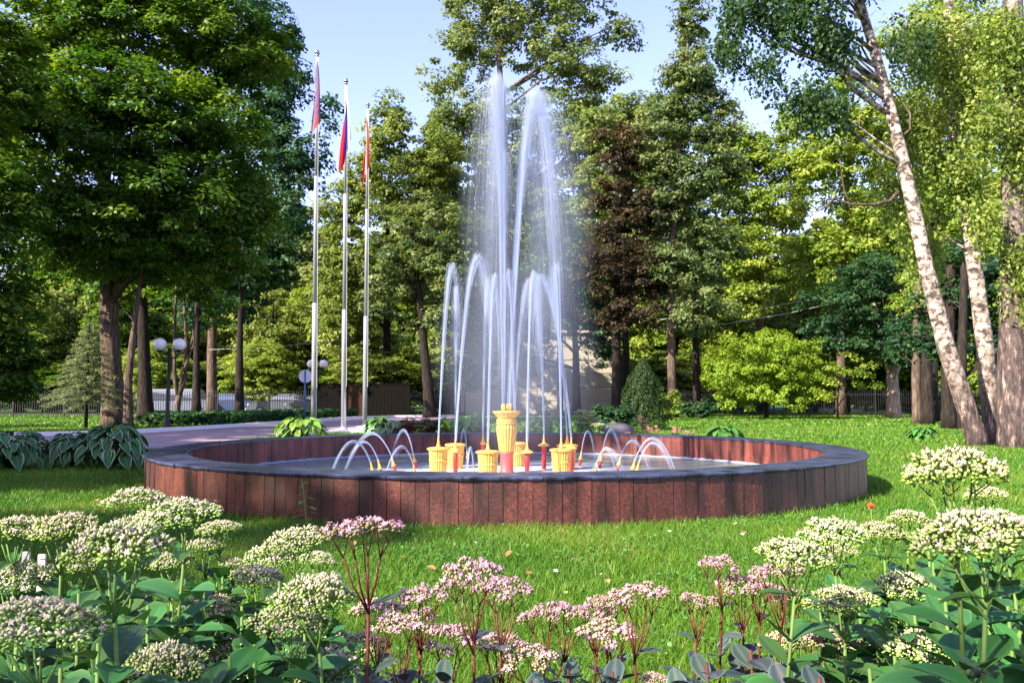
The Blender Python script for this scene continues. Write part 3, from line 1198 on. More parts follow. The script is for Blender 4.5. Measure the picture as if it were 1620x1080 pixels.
# ---- centre group
tree('linden_tree', 'yellow green tree behind the flagpoles, rounded top against the sky',
     [foot(612, 60)] + TP(60, (612, 560), (612, 400), (618, 250)), .36,
     BL(58, [(622, 195, 45, 52), (600, 290, 60, 80), (655, 320, 60, 90), (690, 250, 50, 60), (590, 420, 55, 70), (545, 420, 40, 60), (650, 440, 60, 60), (540, 500, 50, 60), (560, 290, 35, 55, .8), (535, 350, 45, 60, .9), (520, 430, 40, 50)], 4.2), .75, 70, .25, 'linden', 'dark_bark', limbs=12)
tree('maple_tree', 'maple with dark leaning trunk and spreading boughs behind the red shrub',
     [foot(681, 47)] + TP(47, (676, 600), (670, 540), (665, 480), (657, 420), (650, 350)), .36,
     BL(47, [(610, 420, 60, 45), (700, 430, 65, 50), (665, 360, 80, 55), (735, 380, 45, 60), (595, 480, 40, 35), (725, 490, 45, 45), (690, 500, 40, 30)], 2.8), .65, 80, .21, 'aspen', 'dark_bark', limbs=18, flat=.42,
     forks=[(TP(47, (666, 480), (640, 430), (610, 385), (580, 370)), .15), (TP(47, (664, 450), (690, 410), (720, 370)), .14)])
tree('poplar_tree', 'tallest poplar, airy crown rising behind the fountain jets',
     [foot(803, 62)] + TP(62, (803, 500), (800, 350), (797, 200), (790, 100), (783, 10), (780, -90)), .50,
     BL(62, [(780, 0, 80, 70), (735, 85, 60, 60), (850, 50, 90, 70), (905, 110, 75, 60), (965, 45, 45, 35, .6), (715, 185, 55, 60), (790, 200, 75, 70), (885, 210, 80, 70), (785, 300, 85, 70),
             (760, 400, 70, 60), (870, 320, 80, 70), (840, 420, 80, 80), (800, -90, 110, 90), (900, -30, 80, 60), (960, 130, 35, 40, .5), (690, 120, 25, 40, .6), (945, 190, 60, 60), (930, 255, 60, 65), (985, 215, 40, 50), (700, 300, 45, 60), (720, 240, 50, 60), (820, 260, 70, 70), (690, 250, 40, 50), (990, 60, 30, 30, .4)], 3.3), .85, 62, .27, 'poplar', 'brown_bark', limbs=26, up=.7)
tree('lime_tree', 'leafy green tree between the tall poplar and the narrow aspen',
     [foot(990, 56)] + TP(56, (990, 560), (988, 420), (985, 280), (980, 180)), .3,
     BL(56, [(955, 200, 60, 60), (1005, 180, 45, 50), (980, 270, 70, 60), (1020, 250, 45, 60), (940, 320, 50, 60), (1010, 340, 50, 60)], 3.6), .75, 68, .25, 'poplar', 'dark_bark', limbs=12)
tree('purple_maple', 'purple leaved maple, dark bronze crown right of the jets',
     [foot(975, 47)] + TP(47, (975, 560), (976, 450), (980, 330), (985, 220)), .3,
     BL(46, [(980, 240, 45, 50), (985, 330, 60, 65), (955, 420, 60, 55), (1025, 430, 50, 55), (1040, 330, 38, 45), (990, 490, 60, 40)], 3.4), .6, 80, .2, 'purple', 'dark_bark', limbs=12)
tree('elm_tree', 'dark tree shading the beige wall behind the fountain mist',
     [foot(912, 52)] + TP(52, (911, 560), (908, 500), (905, 420)), .3,
     BL(52, [(900, 440, 70, 60), (940, 500, 60, 50), (870, 380, 50, 60), (960, 555, 35, 35), (800, 500, 60, 60), (750, 540, 45, 55), (850, 520, 50, 40), (800, 580, 45, 40), (755, 600, 35, 35), (850, 575, 35, 25, .6)], 3.0), .65, 75, .22, 'dark', 'dark_bark', limbs=14,
     forks=[(TP(52, (912, 520), (880, 470), (840, 450)), .12)])
tree('slim_tree', 'slim dark trunk directly in front of the beige wall',
     [foot(886, 50)] + TP(50, (886, 580), (884, 520), (880, 460)), .2, BL(50, [(880, 450, 50, 45)], 2.4), .6, 70, .2, 'dark', 'dark_bark', limbs=4)
tree('aspen_tree', 'tall narrow aspen rising right of the fountain, tip against the sky',
     [foot(1064, 46)] + TP(46, (1062, 560), (1062, 430), (1068, 300), (1080, 170), (1090, 50)), .28,
     BL(46, [(1094, 42, 36, 58), (1095, 130, 45, 55), (1075, 215, 60, 60), (1115, 290, 60, 65), (1060, 320, 50, 55), (1120, 395, 60, 55), (1060, 420, 50, 55), (1130, 190, 42, 50), (1100, 480, 65, 45), (1040, 200, 40, 60), (1030, 270, 45, 60), (1140, 260, 40, 55), (1085, 140, 55, 60)], 4.0), .6, 75, .19, 'aspen', 'brown_bark', limbs=18, up=.7)
tree('aspen_tree', 'second trunk right beside the narrow aspen, leaves only high up',
     [foot(1103, 48)] + TP(48, (1101, 560), (1100, 450), (1102, 350)), .26, BL(49, [(1110, 390, 50, 60), (1090, 330, 45, 50)], 2.4), .6, 70, .2, 'aspen', 'dark_bark', limbs=6)

# ---- right group
tree('linden_tree', 'sunlit yellow green tree above the power cables',
     [foot(1200, 60)] + TP(60, (1200, 500), (1200, 300)), .32,
     BL(58, [(1195, 235, 55, 45), (1215, 320, 75, 75), (1255, 260, 55, 60), (1165, 390, 45, 65), (1235, 420, 80, 60), (1150, 300, 40, 50), (1170, 470, 50, 40), (1270, 190, 45, 40), (1160, 230, 35, 45)], 4.6), .75, 68, .25, 'lime', 'brown_bark', limbs=12)
tree('linden_tree', 'bright green tree behind the leaning birch',
     [foot(1330, 52)] + TP(52, (1330, 500), (1340, 300), (1350, 150)), .32,
     BL(50, [(1310, 260, 65, 75), (1355, 350, 65, 75), (1295, 400, 60, 60), (1385, 210, 75, 90), (1425, 380, 55, 90), (1340, 150, 60, 50, .6)], 3.6), .7, 70, .23, 'lime', 'brown_bark', limbs=12)
tree('linden_tree', 'leafy tree filling the gap between the birches',
     [foot(1470, 38)] + TP(38, (1475, 500), (1480, 300), (1490, 100)), .34,
     BL(38, [(1480, 180, 85, 110), (1560, 130, 85, 120), (1480, 340, 65, 75), (1565, 370, 75, 90), (1455, 460, 50, 55), (1560, 490, 65, 70), (1500, 40, 110, 80)], 2.3), .62, 78, .18, 'lime', 'dark_bark', limbs=16)
tree('maple_tree', 'low maple with pale forked trunk and dark green drooping boughs',
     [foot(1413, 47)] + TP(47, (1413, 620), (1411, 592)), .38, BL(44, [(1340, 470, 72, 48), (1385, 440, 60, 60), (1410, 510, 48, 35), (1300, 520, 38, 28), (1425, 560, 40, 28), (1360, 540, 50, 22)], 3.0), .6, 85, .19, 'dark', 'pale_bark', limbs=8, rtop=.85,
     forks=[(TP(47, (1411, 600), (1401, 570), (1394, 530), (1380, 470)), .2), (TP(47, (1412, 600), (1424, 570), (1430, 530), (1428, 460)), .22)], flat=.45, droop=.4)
tree('round_bush', 'big bright yellow green bush at the back of the lawn', [foot(1212, 44)] + TP(44, (1212, 630), (1212, 590)), .10,
     BL(43, [(1195, 575, 85, 50), (1230, 570, 75, 52), (1165, 610, 48, 38), (1265, 605, 48, 40), (1215, 625, 90, 24), (1210, 545, 55, 34), (1140, 585, 35, 30), (1285, 585, 35, 30)], 4.6), .36, 70, .13, 'bush', 'dark_bark', cat='bush', limbs=16, flat=.6, up=.7)
tree('small_bush', 'smaller green bush with bare pale sticks right of the bright bush', [foot(1325, 43)] + TP(43, (1325, 635), (1328, 600)), .06,
     BL(42, [(1310, 590, 40, 26), (1350, 575, 40, 22), (1375, 605, 26, 20), (1290, 615, 25, 22)], 3.0), .36, 65, .13, 'lime', 'dark_bark', cat='bush', limbs=8,
     forks=[(TP(42, (1318, 655), (1330, 635), (1344, 618)), .05), (TP(42, (1320, 652), (1326, 640), (1322, 625)), .04)])
for (u, v, Y, r, lab, bm_, bl) in ((1450, 668, 34, .30, 'trunk half in sunlight left of the dark trunks', 'brown_bark', [(1450, 540, 50, 40)]),
                                   (1467, 670, 33, .36, 'thick dark brown trunk behind the sunlit one', 'dark_bark', [(1475, 530, 45, 40)]),
                                   (1500, 680, 28, .36, 'almost black trunk left of the leaning birch', 'dark_bark', [(1510, 470, 60, 60), (1500, 540, 50, 40)]),
                                   (1522, 685, 27, .26, 'dark trunk partly hidden by the leaning birch', 'dark_bark', [(1540, 430, 60, 60), (1590, 540, 40, 50)])):
    tree('park_tree', lab, [foot(u, Y)] + TP(Y, (u - 1, 600), (u + 1, 520), (u + 4, 420)), r * .66, BL(Y + 1, bl, 3.4), .5, 80, .16, 'dark', bm_, limbs=6, flat=.45, rtop=.7, flare=1.2)

# ---- birches
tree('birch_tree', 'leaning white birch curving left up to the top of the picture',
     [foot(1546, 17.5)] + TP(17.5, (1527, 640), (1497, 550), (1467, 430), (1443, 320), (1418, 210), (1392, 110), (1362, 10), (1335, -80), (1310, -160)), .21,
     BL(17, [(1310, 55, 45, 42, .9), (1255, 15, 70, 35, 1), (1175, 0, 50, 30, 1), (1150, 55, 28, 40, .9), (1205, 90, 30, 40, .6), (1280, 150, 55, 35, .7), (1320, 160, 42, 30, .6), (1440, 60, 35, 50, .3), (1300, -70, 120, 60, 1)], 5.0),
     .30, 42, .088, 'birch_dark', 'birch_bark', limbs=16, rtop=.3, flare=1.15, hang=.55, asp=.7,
     forks=[(TP(17.3, (1421, 303), (1408, 318), (1380, 324), (1345, 323), (1320, 314), (1300, 318)), .045), (TP(17.3, (1345, 323), (1335, 300), (1330, 265), (1328, 240)), .022),
            (TP(17.2, (1320, 314), (1300, 332), (1280, 338)), .016), (TP(17.5, (1430, 213), (1440, 205), (1440, 180), (1425, 158), (1410, 140)), .03), (TP(17.2, (1380, 80), (1330, 40), (1270, 20), (1210, 30)), .05)], forkm='brown_bark')
tree('birch_tree', 'upright white birch behind the leaning one, shadowed on its left half',
     [foot(1570, 18.6)] + TP(18.6, (1567, 640), (1557, 540), (1543, 430), (1528, 330), (1512, 230), (1503, 120), (1500, 0), (1500, -120)), .215,
     BL(18.3, [(1470, 60, 60, 55), (1530, 140, 55, 50), (1450, 180, 45, 50), (1500, 260, 55, 50), (1430, 290, 38, 45, .7), (1455, 380, 32, 50, .9), (1560, 40, 50, 50), (1540, 290, 30, 30, .6), (1400, 250, 30, 40, .4)], 5.5),
     .30, 44, .082, 'birch', 'birch_bark', limbs=16, rtop=.35, flare=1.2, hang=.75, asp=.7)
tree('birch_tree', 'thick dark footed birch cut by the right edge',
     [foot(1603, 17.0)] + TP(17, (1602, 600), (1603, 450), (1604, 300), (1604, 150), (1602, 0), (1600, -100)), .30,
     BL(16.6, [(1590, 60, 45, 50), (1560, 180, 40, 50, .8), (1625, 240, 30, 40, .5), (1555, 330, 32, 36, .7), (1640, 150, 50, 70), (1640, 420, 50, 80)], 5.0),
     .30, 44, .085, 'birch', 'birch_bark_old', limbs=12, rtop=.6, flare=1.25, hang=.7, asp=.7)

# ---- far background wood: a few kinds copied and turned
protos = []
for i, (pl, H) in enumerate((('linden', 13), ('maple', 14), ('lime', 12), ('aspen', 16))):
    bl = [((0, 0, H * .62), (3.6, 3.6, H * .34), 130), ((1.6, .8, H * .42), (2.8, 2.8, H * .28), 80), ((-1.7, -.6, H * .40), (2.8, 2.8, H * .30), 80), ((0.3, -.9, H * .2), (2.6, 2.6, H * .16), 50)]
    lab = ('sunlit yellowish tree far behind the railings', 'dark green tree far behind the railings', 'bright lime green tree far behind the railings', 'grey green tall tree far behind the railings')[i]
    protos.append(tree('background_tree', lab, [Vector((0, 0, 0)), Vector((0, 0, H * .4)), Vector((.3, 0, H * .9))], .22, bl, .8, 70, .30, pl, 'dark_bark', 'far background trees', limbs=8))
bgs = [(-90, 64, 0, 1.0), (30, 62, 2, .9), (110, 66, 0, .95), (200, 62, 1, .85), (255, 66, 2, .8), (340, 68, 0, .85), (430, 63, 0, .82), (480, 66, 2, .9), (545, 64, 0, .8), (600, 68, 2, .75), (720, 70, 0, .8),
       (1010, 66, 2, .9), (1085, 68, 0, .95), (1150, 64, 2, .9), (1260, 66, 2, 1.05), (1340, 64, 2, 1.0), (1420, 60, 1, 1.1), (1500, 55, 1, 1.0), (1590, 52, 2, 1.0), (1690, 50, 1, 1.1),
       (640, 92, 0, 2.0), (760, 90, 1, 2.1), (850, 94, 3, 1.9), (960, 92, 0, 2.1), (1100, 90, 1, 2.0), (1250, 90, 0, 1.9), (450, 94, 3, 1.9), (310, 90, 1, 2.0), (150, 92, 0, 2.0), (1400, 88, 0, 2.1), (1550, 86, 1, 2.2), (60, 82, 1, 1.6), (230, 84, 3, 1.7), (380, 84, 1, 1.5), (520, 86, 0, 1.35), (700, 86, 3, 1.6), (900, 84, 1, 1.7), (1030, 86, 3, 1.6), (1180, 82, 0, 1.45), (1330, 80, 2, 1.6), (1480, 76, 1, 1.9), (1620, 72, 2, 1.9)]
used = set()
SEEN = {}
MARKS = ((0, 'off the left edge'), (80, 'left of the spruce'), (150, 'behind the spruce'), (215, 'behind the big maple trunk'), (270, 'behind the globe lamps'), (330, 'behind the forked tree'), (400, 'above the parked cars'),
         (470, 'left of the flagpoles'), (530, 'behind the left flagpole'), (580, 'behind the middle flagpole'), (630, 'behind the right flagpole'), (690, 'behind the dark leaning trunk'), (790, 'behind the left jets'), (880, 'behind the urn'),
         (990, 'behind the beige building'), (1045, 'behind the thuja'), (1095, 'behind the narrow aspen'), (1160, 'left of the bright bush'), (1255, 'behind the bright bush'), (1330, 'right of the bright bush'), (1410, 'behind the pale forked trunk'),
         (1490, 'left of the leaning birch'), (1560, 'behind the leaning birch'), (1640, 'behind the right birches'), (9999, 'off the right edge'))
KIND = ('yellowish tree', 'dark green tree', 'lime green tree', 'grey green tree')
for i_, u in enumerate((-40, 25, 70, 120, 165, 245, 300, 365, 420, 520, 575, 640, 700, 1040, 1120, 1190, 1290, 1370, 1450, 1530, 1610)):
    bgs.append((u, 58 + (i_ * 7) % 5, (1, 0, 2)[i_ % 3], (.75, .75, .30 + .08 * (i_ % 3))))
for (u, Y, k, s) in bgs:
    low = hasattr(s, '__len__')
    lab = ('low bushy ' if low else ('tall distant ' if Y > 74 else 'sunlit ')) + KIND[k] + ' beyond the railings ' + next(m_ for x_, m_ in MARKS if u < x_)
    if lab in SEEN:
        lab += ', set farther right' if u > SEEN[lab] else ', set farther left'
    SEEN[lab] = u
    f = foot(u, Y)
    rz = random.uniform(0, 6.28)
    if k not in used:
        used.add(k)
        o = protos[k]
        o.location = f
        o.rotation_euler = (0, 0, rz)
        o.scale = (s, s, s)
        o['label'] = lab
    else:
        copy_thing(protos[k], f, rz, s, lab)
# trees standing to the left of the view that shade the lawn and the big maple
for i, (x, y, k, s) in enumerate(((-15, -5, 3, .82), (-20, 3, 1, 1.5), (-26, 11, 1, 1.35), (-33, 19, 3, .95), (-25, -10, 3, 1.3), (-38, 5, 1, 1.6), (-12, -10, 3, .8), (-7.0, -6.4, 3, .45))):
    copy_thing(protos[k], (x, y, 0), i * 1.3, s, 'tall leafy tree outside the view whose shade falls on the lawn')['group'] = 'shade trees beside the lawn'

# ================================================================== STREET FURNITURE
# flagpoles and flags


def flag_mesh(colf, h, wv_, A, side, seed, ns=40, nt=24):
    r_ = random.Random(seed)
    ph0 = r_.uniform(0, 6)
    V, Fq, cc = [], [], []
    for i in range(ns + 1):
        s = i / ns
        for j in range(nt + 1):
            t = j / nt
            z = -t * h - s * wv_ * (1 - .06 * t)
            ph = ph0 + t * 7.5 - s * 2.2
            x = A * ((side + .62 - .12 * t - 1.75 * max(0, t - .28)) * s ** .38 + .16 * math.sin(ph) * (.4 + .6 * s) + .05)
            y = -.10 * t * s + .05 * math.cos(ph) * (.3 + .7 * s) - .03 * s
            V.append((x, y, z))
    for i in range(ns):
        for j in range(nt):
            a = i * (nt + 1) + j
            Fq.append((a, a + 1, a + nt + 2, a + nt + 1))
            cc.append(colf((i + .5) / ns, (j + .5) / nt))
    return np_mesh('cloth', np.array(V), np.array(Fq), np.array(cc), 'FACE', True)


def band3(s, t):
    return (.66, .66, .72) if t < .30 else ((.025, .05, .42) if t < .68 else (.55, .02, .03))


def lilac(s, t):
    if .30 < t < .62 and .05 < s < .82 and math.sin(s * 46 + math.sin(t * 30) * 1.6) > .1 and math.sin(t * 70 + s * 12) > -.75:
        return (.30, .03, .08)
    if .34 < t < .60 and .86 < s < .98:
        return (.75, .07, .04)
    return (.17, .13, .21)


def redflag(s, t):
    if .42 < t < .50 and s > .1:
        return (.80, .55, .5)
    return (.50, .025, .04) if t > .12 else (.78, .6, .58)


PLTH = .08
pl = thing('flag_plinth', 'low whitewashed concrete plinth the flagpoles stand on', 'plinth', P(563, 684, 25.2) * 1)
pl.location.z = 0
MB().box((0, 0, PLTH / 2 - .02), (1.55, 1.5, PLTH + .04), 0, .02).build('base_slab', M['white_concrete'], pl)
MB().box((.46, .2, PLTH + .06), (.8, .8, .10), 0, .02).build('raised_block', M['white_concrete'], pl)
for (u0, u1, Y, vt, zb, colf, h, wv_, A, side, off, lab, flab) in (
        (497, 502, 23.0, 80, 0, lilac, 1.35, 1.45, .20, .06, .35, 'steel flagpole farthest left, tallest in view', 'limp lilac flag with crimson lettering and an orange patch'),
        (544, 547.5, 25.0, 125, PLTH, band3, 1.25, 1.60, .23, .18, .45, 'middle steel flagpole rising from the white plinth', 'limp white, blue and red striped flag on the middle pole'),
        (577.5, 582, 27.0, 163, .1, redflag, 1.30, 1.55, .18, -.15, .55, 'right flagpole, shortest in view, on a white block', 'limp red flag with a pale edge on the right pole')):
    b, tp = foot(u0, Y), P(u1, vt, Y)
    b.z = zb
    t = thing('flagpole', lab, 'flagpole', b, 0, 'row of three flagpoles')
    d = tp - b
    MB().tube([(0, 0, 0), d * .33, d * .335], [.078, .072, .060], 16).tube([d * .335, d * .66, d * .665], [.060, .054, .045], 16).tube([d * .665, d * .985], [.045, .036], 16).build('pole', M['steel'], t, True)
    MB().lathe([(.15, 0), (.15, .03), (.10, .06), (.09, .10)], 20).build('base_collar', M['steel'], t, True)
    MB().lathe([(.03, -.05), (.05, .0), (.055, .03), (.03, .05)], 14, d * .985).sphere(tuple(d * .985 + Vector((0, 0, .10))), .075, 14, 10).build('finial', M['chrome'], t, True)
    MB().tube([d * .98 + Vector((.05, -.05, 0)), d * .5 + Vector((.08, -.06, 0)), d * .12 + Vector((.1, -.09, 0))], .006, 4).build('halyard', M['white_frame'], t)
    fo = link('flag', flag_mesh(colf, h, wv_, A, side, int(u0)), M['cloth'], None, b + d * .975 + Vector((.0, -.17, -off * .35)))
    setp(fo, flab, 'flag', 'flags hanging limp from the poles')

# globe lamps
for (u, Y, lab, gu) in ((265.5, 28, 'black lamp post with two pinkish white globes near the maple', 15.2), (501, 43, 'distant lamp post with two pale globes behind the left flagpole', 9)):
    b = foot(u, Y)
    t = thing('globe_lamp', lab, 'street lamp', b, 0, 'twin globe lamps')
    MB().lathe([(.16, 0), (.16, .05), (.10, .12), (.085, .6), (.06, .66), (.055, 2.75), (.075, 2.78), (.05, 2.86)], 14).build('post', M['black_iron'], t, True)
    for sx in (-1, 1):
        MB().tube([(0, 0, 2.45), (sx * .2, 0, 2.50), (sx * .33, 0, 2.62), (sx * .34, 0, 2.72)], [.03, .028, .028, .03], 8).build('arm', M['black_iron'], t, True)
        MB().lathe([(.05, 2.68), (.11, 2.72), (.12, 2.76), (.05, 2.78)], 14, (sx * .34, 0, 0)).build('gallery', M['black_iron'], t, True)
        MB().sphere((sx * .34, 0, 2.96), .225, 24, 16).build('globe', M['globe_glass'], t, True)

# round traffic sign seen from behind
b = foot(482, 36)
t = thing('road_sign', 'round road sign seen from behind on a blue post', 'sign', b)
MB().tube([(0, 0, 0), (0, 0, 2.35)], .035, 10).build('post', M['sign_blue'], t, True)
sg = MB()
sg.lathe([(.29, -.012), (.30, 0), (.29, .012)], 28)
so = sg.build('disc', M['sign_back'], t, False, (0, .05, 2.08))
so.rotation_euler = (PI / 2, 0, .25)
MB().box((0, .02, 2.08), (.06, .03, .5)).build('bracket', M['sign_blue'], t)

# railings


def railing(p0, p1, h, name, label, panel=3.0, gap=.14):
    p0, p1 = Vector(p0), Vector(p1)
    d = p1 - p0
    L_ = d.length
    rz = math.atan2(d.y, d.x)
    t = thing(name, label, 'fence', p0, rz)
    n = max(1, round(L_ / panel))
    pm = MB().box((0, 0, h / 2 + .05), (.08, .08, h + .1), 0, .008).mesh('post', False, M['black_iron'])
    for i in range(n + 1):
        link('post', pm, None, t, (L_ * i / n, 0, 0))
    rm = MB().box((0, 0, 0), (L_ / n - .08, .035, .05)).mesh('rail', False, M['black_iron'])
    for i in range(n):
        for z in (.22, h - .22):
            link('rail', rm, None, t, (L_ * (i + .5) / n, 0, z))
    bars = MB()
    for k in range(int(L_ / gap)):
        x = (k + .5) * gap
        bars.box((x, 0, h / 2 + .04), (.03, .03, h - .06))
        bars.add([(x - .015, -.015, h + .01), (x + .015, -.015, h + .01), (x + .015, .015, h + .01), (x - .015, .015, h + .01), (x, 0, h + .1)], [(0, 1, 4), (1, 2, 4), (2, 3, 4), (3, 0, 4)])
    setp(bars.build('bars', M['black_iron'], t), kind='stuff')


railing(foot(-60, 47), foot(506, 47), 1.5, 'iron_railing', 'black iron railing behind the left trees, cars beyond it')
railing(foot(648, 50), foot(735, 52), 1.45, 'iron_railing', 'short railing beside the dark leaning maple trunk')
railing(foot(1070, 54), foot(1640, 50), 1.6, 'iron_railing', 'black iron railing behind the lawn and bright bush')

# dark board hoarding
bL, bR = foot(500, 48.5), foot(648, 48.5)
hd = thing('board_hoarding', 'dark board hoarding with some lighter brown boards behind the flagpoles', 'fence', bL)
nb = 26
bw = (bR.x - bL.x) / nb
bm1 = MB().box((0, 0, .98), (bw - .018, .04, 1.96), 0, .004).mesh('board', False, M['dark_board'])
bm2 = MB().box((0, 0, .98), (bw - .018, .04, 1.96), 0, .004).mesh('board', False, M['brown_board'])
for i in range(nb):
    link('board', bm2 if 9 <= i <= 12 else bm1, None, hd, (bw * (i + .5), random.uniform(-.008, .008), random.uniform(-.01, .01)))
MB().box(((bR.x - bL.x) / 2, .05, 1.75), (bR.x - bL.x, .05, .08)).box(((bR.x - bL.x) / 2, .05, .4), (bR.x - bL.x, .05, .08)).build('frame', M['dark_board'], hd)
MB().box(((bR.x - bL.x) / 2, 0, 2.0), (bR.x - bL.x + .1, .12, .05)).build('cap_rail', M['dark_board'], hd)

# beige building
wL, wR = foot(728, 57), foot(972, 57)
bd = thing('beige_building', 'plain beige panelled building half hidden behind the fountain mist', 'building', wL)
Wd = wR.x - wL.x
MB().box((Wd / 2, 3.06, 2.9), (Wd - .1, 6, 5.8)).build('wall', M['beige_panel'], bd)
nx, nz = 6, 6
pmx = MB().box((0, 0, 0), (Wd / nx - .06, .06, 5.8 / nz - .07), 0, .006).mesh('panel', False, M['beige_panel'])
for i in range(nx):
    for k in range(nz):
        link('panel', pmx, None, bd, (Wd * (i + .5) / nx, .03, 5.8 * (k + .5) / nz))
MB().box((Wd / 2, 3.0, 5.9), (Wd + .3, 6.4, .18)).build('roof', M['beige_panel'], bd)
ib = thing('notice_post', 'dark gatepost with small white notices beside the beige wall', 'post', foot(977, 50))
MB().box((0, 0, 1.6), (.42, .42, 3.2), 0, .01).build('pillar', M['dark_board'], ib)
MB().box((0, -.215, 1.6), (.2, .012, .26)).build('notice', M['white_frame'], ib)
MB().box((0, -.215, 1.98), (.16, .012, .14)).build('small_notice', M['white_frame'], ib)

# overhead cables
for pts, r, lab in (([P(330, 553, 47), P(384, 551, 47), P(420, 550, 47), P(560, 536, 48)], .011, 'pale cable strung low between trunks left of the flags'),
                    ([P(1020, 523, 50), P(1150, 512, 51), P(1250, 495, 50), P(1350, 472, 49)], .02, 'brightest cable in front of the lime green trees'),
                    ([P(1020, 507, 52), P(1150, 496, 52), P(1205, 488, 51), P(1340, 462, 50)], .013, 'thinner middle cable above the brightest one'),
                    ([P(1020, 513, 53), P(1140, 482, 53), P(1195, 466, 52), P(1330, 420, 51)], .01, 'faint topmost cable by the narrow aspen')):
    o = MB().tube(pts, r, 6)
    c0 = pts[0]
    o.v = [(a - c0.x, b_ - c0.y, c_ - c0.z) for a, b_, c_ in o.v]
    setp(o.build('overhead_cable', M['cable'], None, True, c0), lab, 'cable', 'overhead cables')


# parked cars behind the railing
def car(loc, rz, body, label, L_=4.3, H=1.42, van=False):
    t = thing('parked_van' if van else 'parked_car', label, 'van' if van else 'car', loc, rz, 'vehicles parked beyond the railing')
    W2 = .86
    if van:
        prof = [(-L_ / 2, .35), (-L_ / 2, H * .97), (-L_ / 2 + .1, H), (L_ / 2 - 1.3, H), (L_ / 2 - .75, H * .62), (L_ / 2 - .1, H * .52), (L_ / 2, H * .42), (L_ / 2, .35)]
        win = [(-L_ / 2 + .25, H * .60), (-L_ / 2 + .25, H * .90), (L_ / 2 - 1.35, H * .90), (L_ / 2 - .85, H * .60)]
    else:
        prof = [(-L_ / 2, .32), (-L_ / 2 - .02, .8), (-L_ / 2 + .1, .92), (-L_ / 2 + .75, .96), (-L_ / 2 + 1.3, H - .04), (-L_ / 2 + 1.9, H), (.3, H - .02), (1.05, .95), (L_ / 2 - .25, .82), (L_ / 2, .66), (L_ / 2, .32)]
        win = [(-L_ / 2 + .92, .95), (-L_ / 2 + 1.36, H - .10), (.22, H - .09), (.88, .95)]
    n = len(prof)
    vs = [(x, s * (W2 - (.12 if z > H * .75 else 0)), z) for s in (-1, 1) for x, z in prof]
    fs = [tuple(range(n)), tuple(range(2 * n - 1, n - 1, -1))] + [(i, n + i, n + (i + 1) % n, (i + 1) % n) for i in range(n)]
    MB().add(vs, fs).build('body', M[body], t)
    m = len(win)
    for s in (-1, 1):
        vs = [(x, s * (W2 + .006 - (.12 if z > H * .75 else 0)), z) for x, z in win] + [(x, s * (W2 - .05 - (.12 if z > H * .75 else 0)), z) for x, z in win]
        MB().add(vs, [tuple(range(m)), tuple(range(2 * m - 1, m - 1, -1))] + [(i, m + i, m + (i + 1) % m, (i + 1) % m) for i in range(m)]).build('window', M['glass_dark'], t)
    for x in (-L_ / 2 + .8, L_ / 2 - .85):
        for s in (-1, 1):
            wh = MB().tube([(x, s * (W2 - .2), .31), (x, s * (W2 + .01), .31)], .31, 18).build('wheel', M['tyre_rubber'], t, False)
            MB().tube([(x, s * (W2 + .005), .31), (x, s * (W2 + .022), .31)], .19, 14).build('rim', M['steel'], wh)
    for s in (-1, 1):
        MB().box((L_ / 2 - .03, s * .6, .72), (.08, .28, .12), 0, .02).build('headlight', M['white_frame'], t)


car(foot(452, 53), PI, 'car_silver', 'silver saloon parked beyond the railing left of the sign', 4.6)
car(foot(285, 53), 0, 'van_white', 'white van beyond the railing behind the lamp post', 4.9, 1.75, True)
car(foot(368, 54), 0, 'car_blue', 'dark blue car between the van and the silver saloon', 4.2)
car(foot(506, 52), PI, 'car_silver', 'pale car nose half hidden by the left flagpole', 4.2)

# ================================================================== BEDS AND PLANTS


def leaf_blade(L_, Wd, c_mid, c_edge, margin=.0, cup=.25, arch=.35, nu=7, nv=8, heart=False, stalk=0.0, vein=None, jag=0.0, sharp=.9):
    """one broad leaf growing along +x from the origin"""
    V, Fq, C = [], [], []
    us = np.linspace(-1, 1, nu)
    for j in range(nv + 1):
        s = j / nv
        if heart:
            wv_ = (math.sin(PI * min(1, (s * .93 + .07)) ** .62)) ** .8
        else:
            wv_ = (math.sin(PI * min(1, s * .98 + .02) ** 1.25)) ** sharp
        wv_ = max(wv_, .02)
        for u in us:
            y = u * Wd * .5 * wv_ * (1 + jag * math.sin(j * 2.9) * abs(u))
            x = stalk + s * L_ - (abs(u) ** 2 * .10 * L_ if heart and s < .3 else 0)
            z = -arch * L_ * s * s + cup * abs(u) ** 1.5 * Wd * .5 * wv_ + .012 * L_ * math.cos(u * 9)
            V.append((x, y, z))
            e = 1 if (abs(u) > .99 or j == nv) else 0
            col = np.array(c_edge if (e and margin) else c_mid)
            if vein is not None and abs(u) < .01:
                col = np.array(vein)
            C.append(col)
    for j in range(nv):
        for i in range(nu - 1):
            a = j * nu + i
            Fq.append((a, a + 1, a + nu + 1, a + nu))
    return V, Fq, C


def blade_mesh(name, mat, **k):
    V, Fq, C = leaf_blade(**k)
    me = np_mesh(name, np.array(V), np.array(Fq), np.array(C), 'POINT', True)
    me.materials.append(mat)
    return me


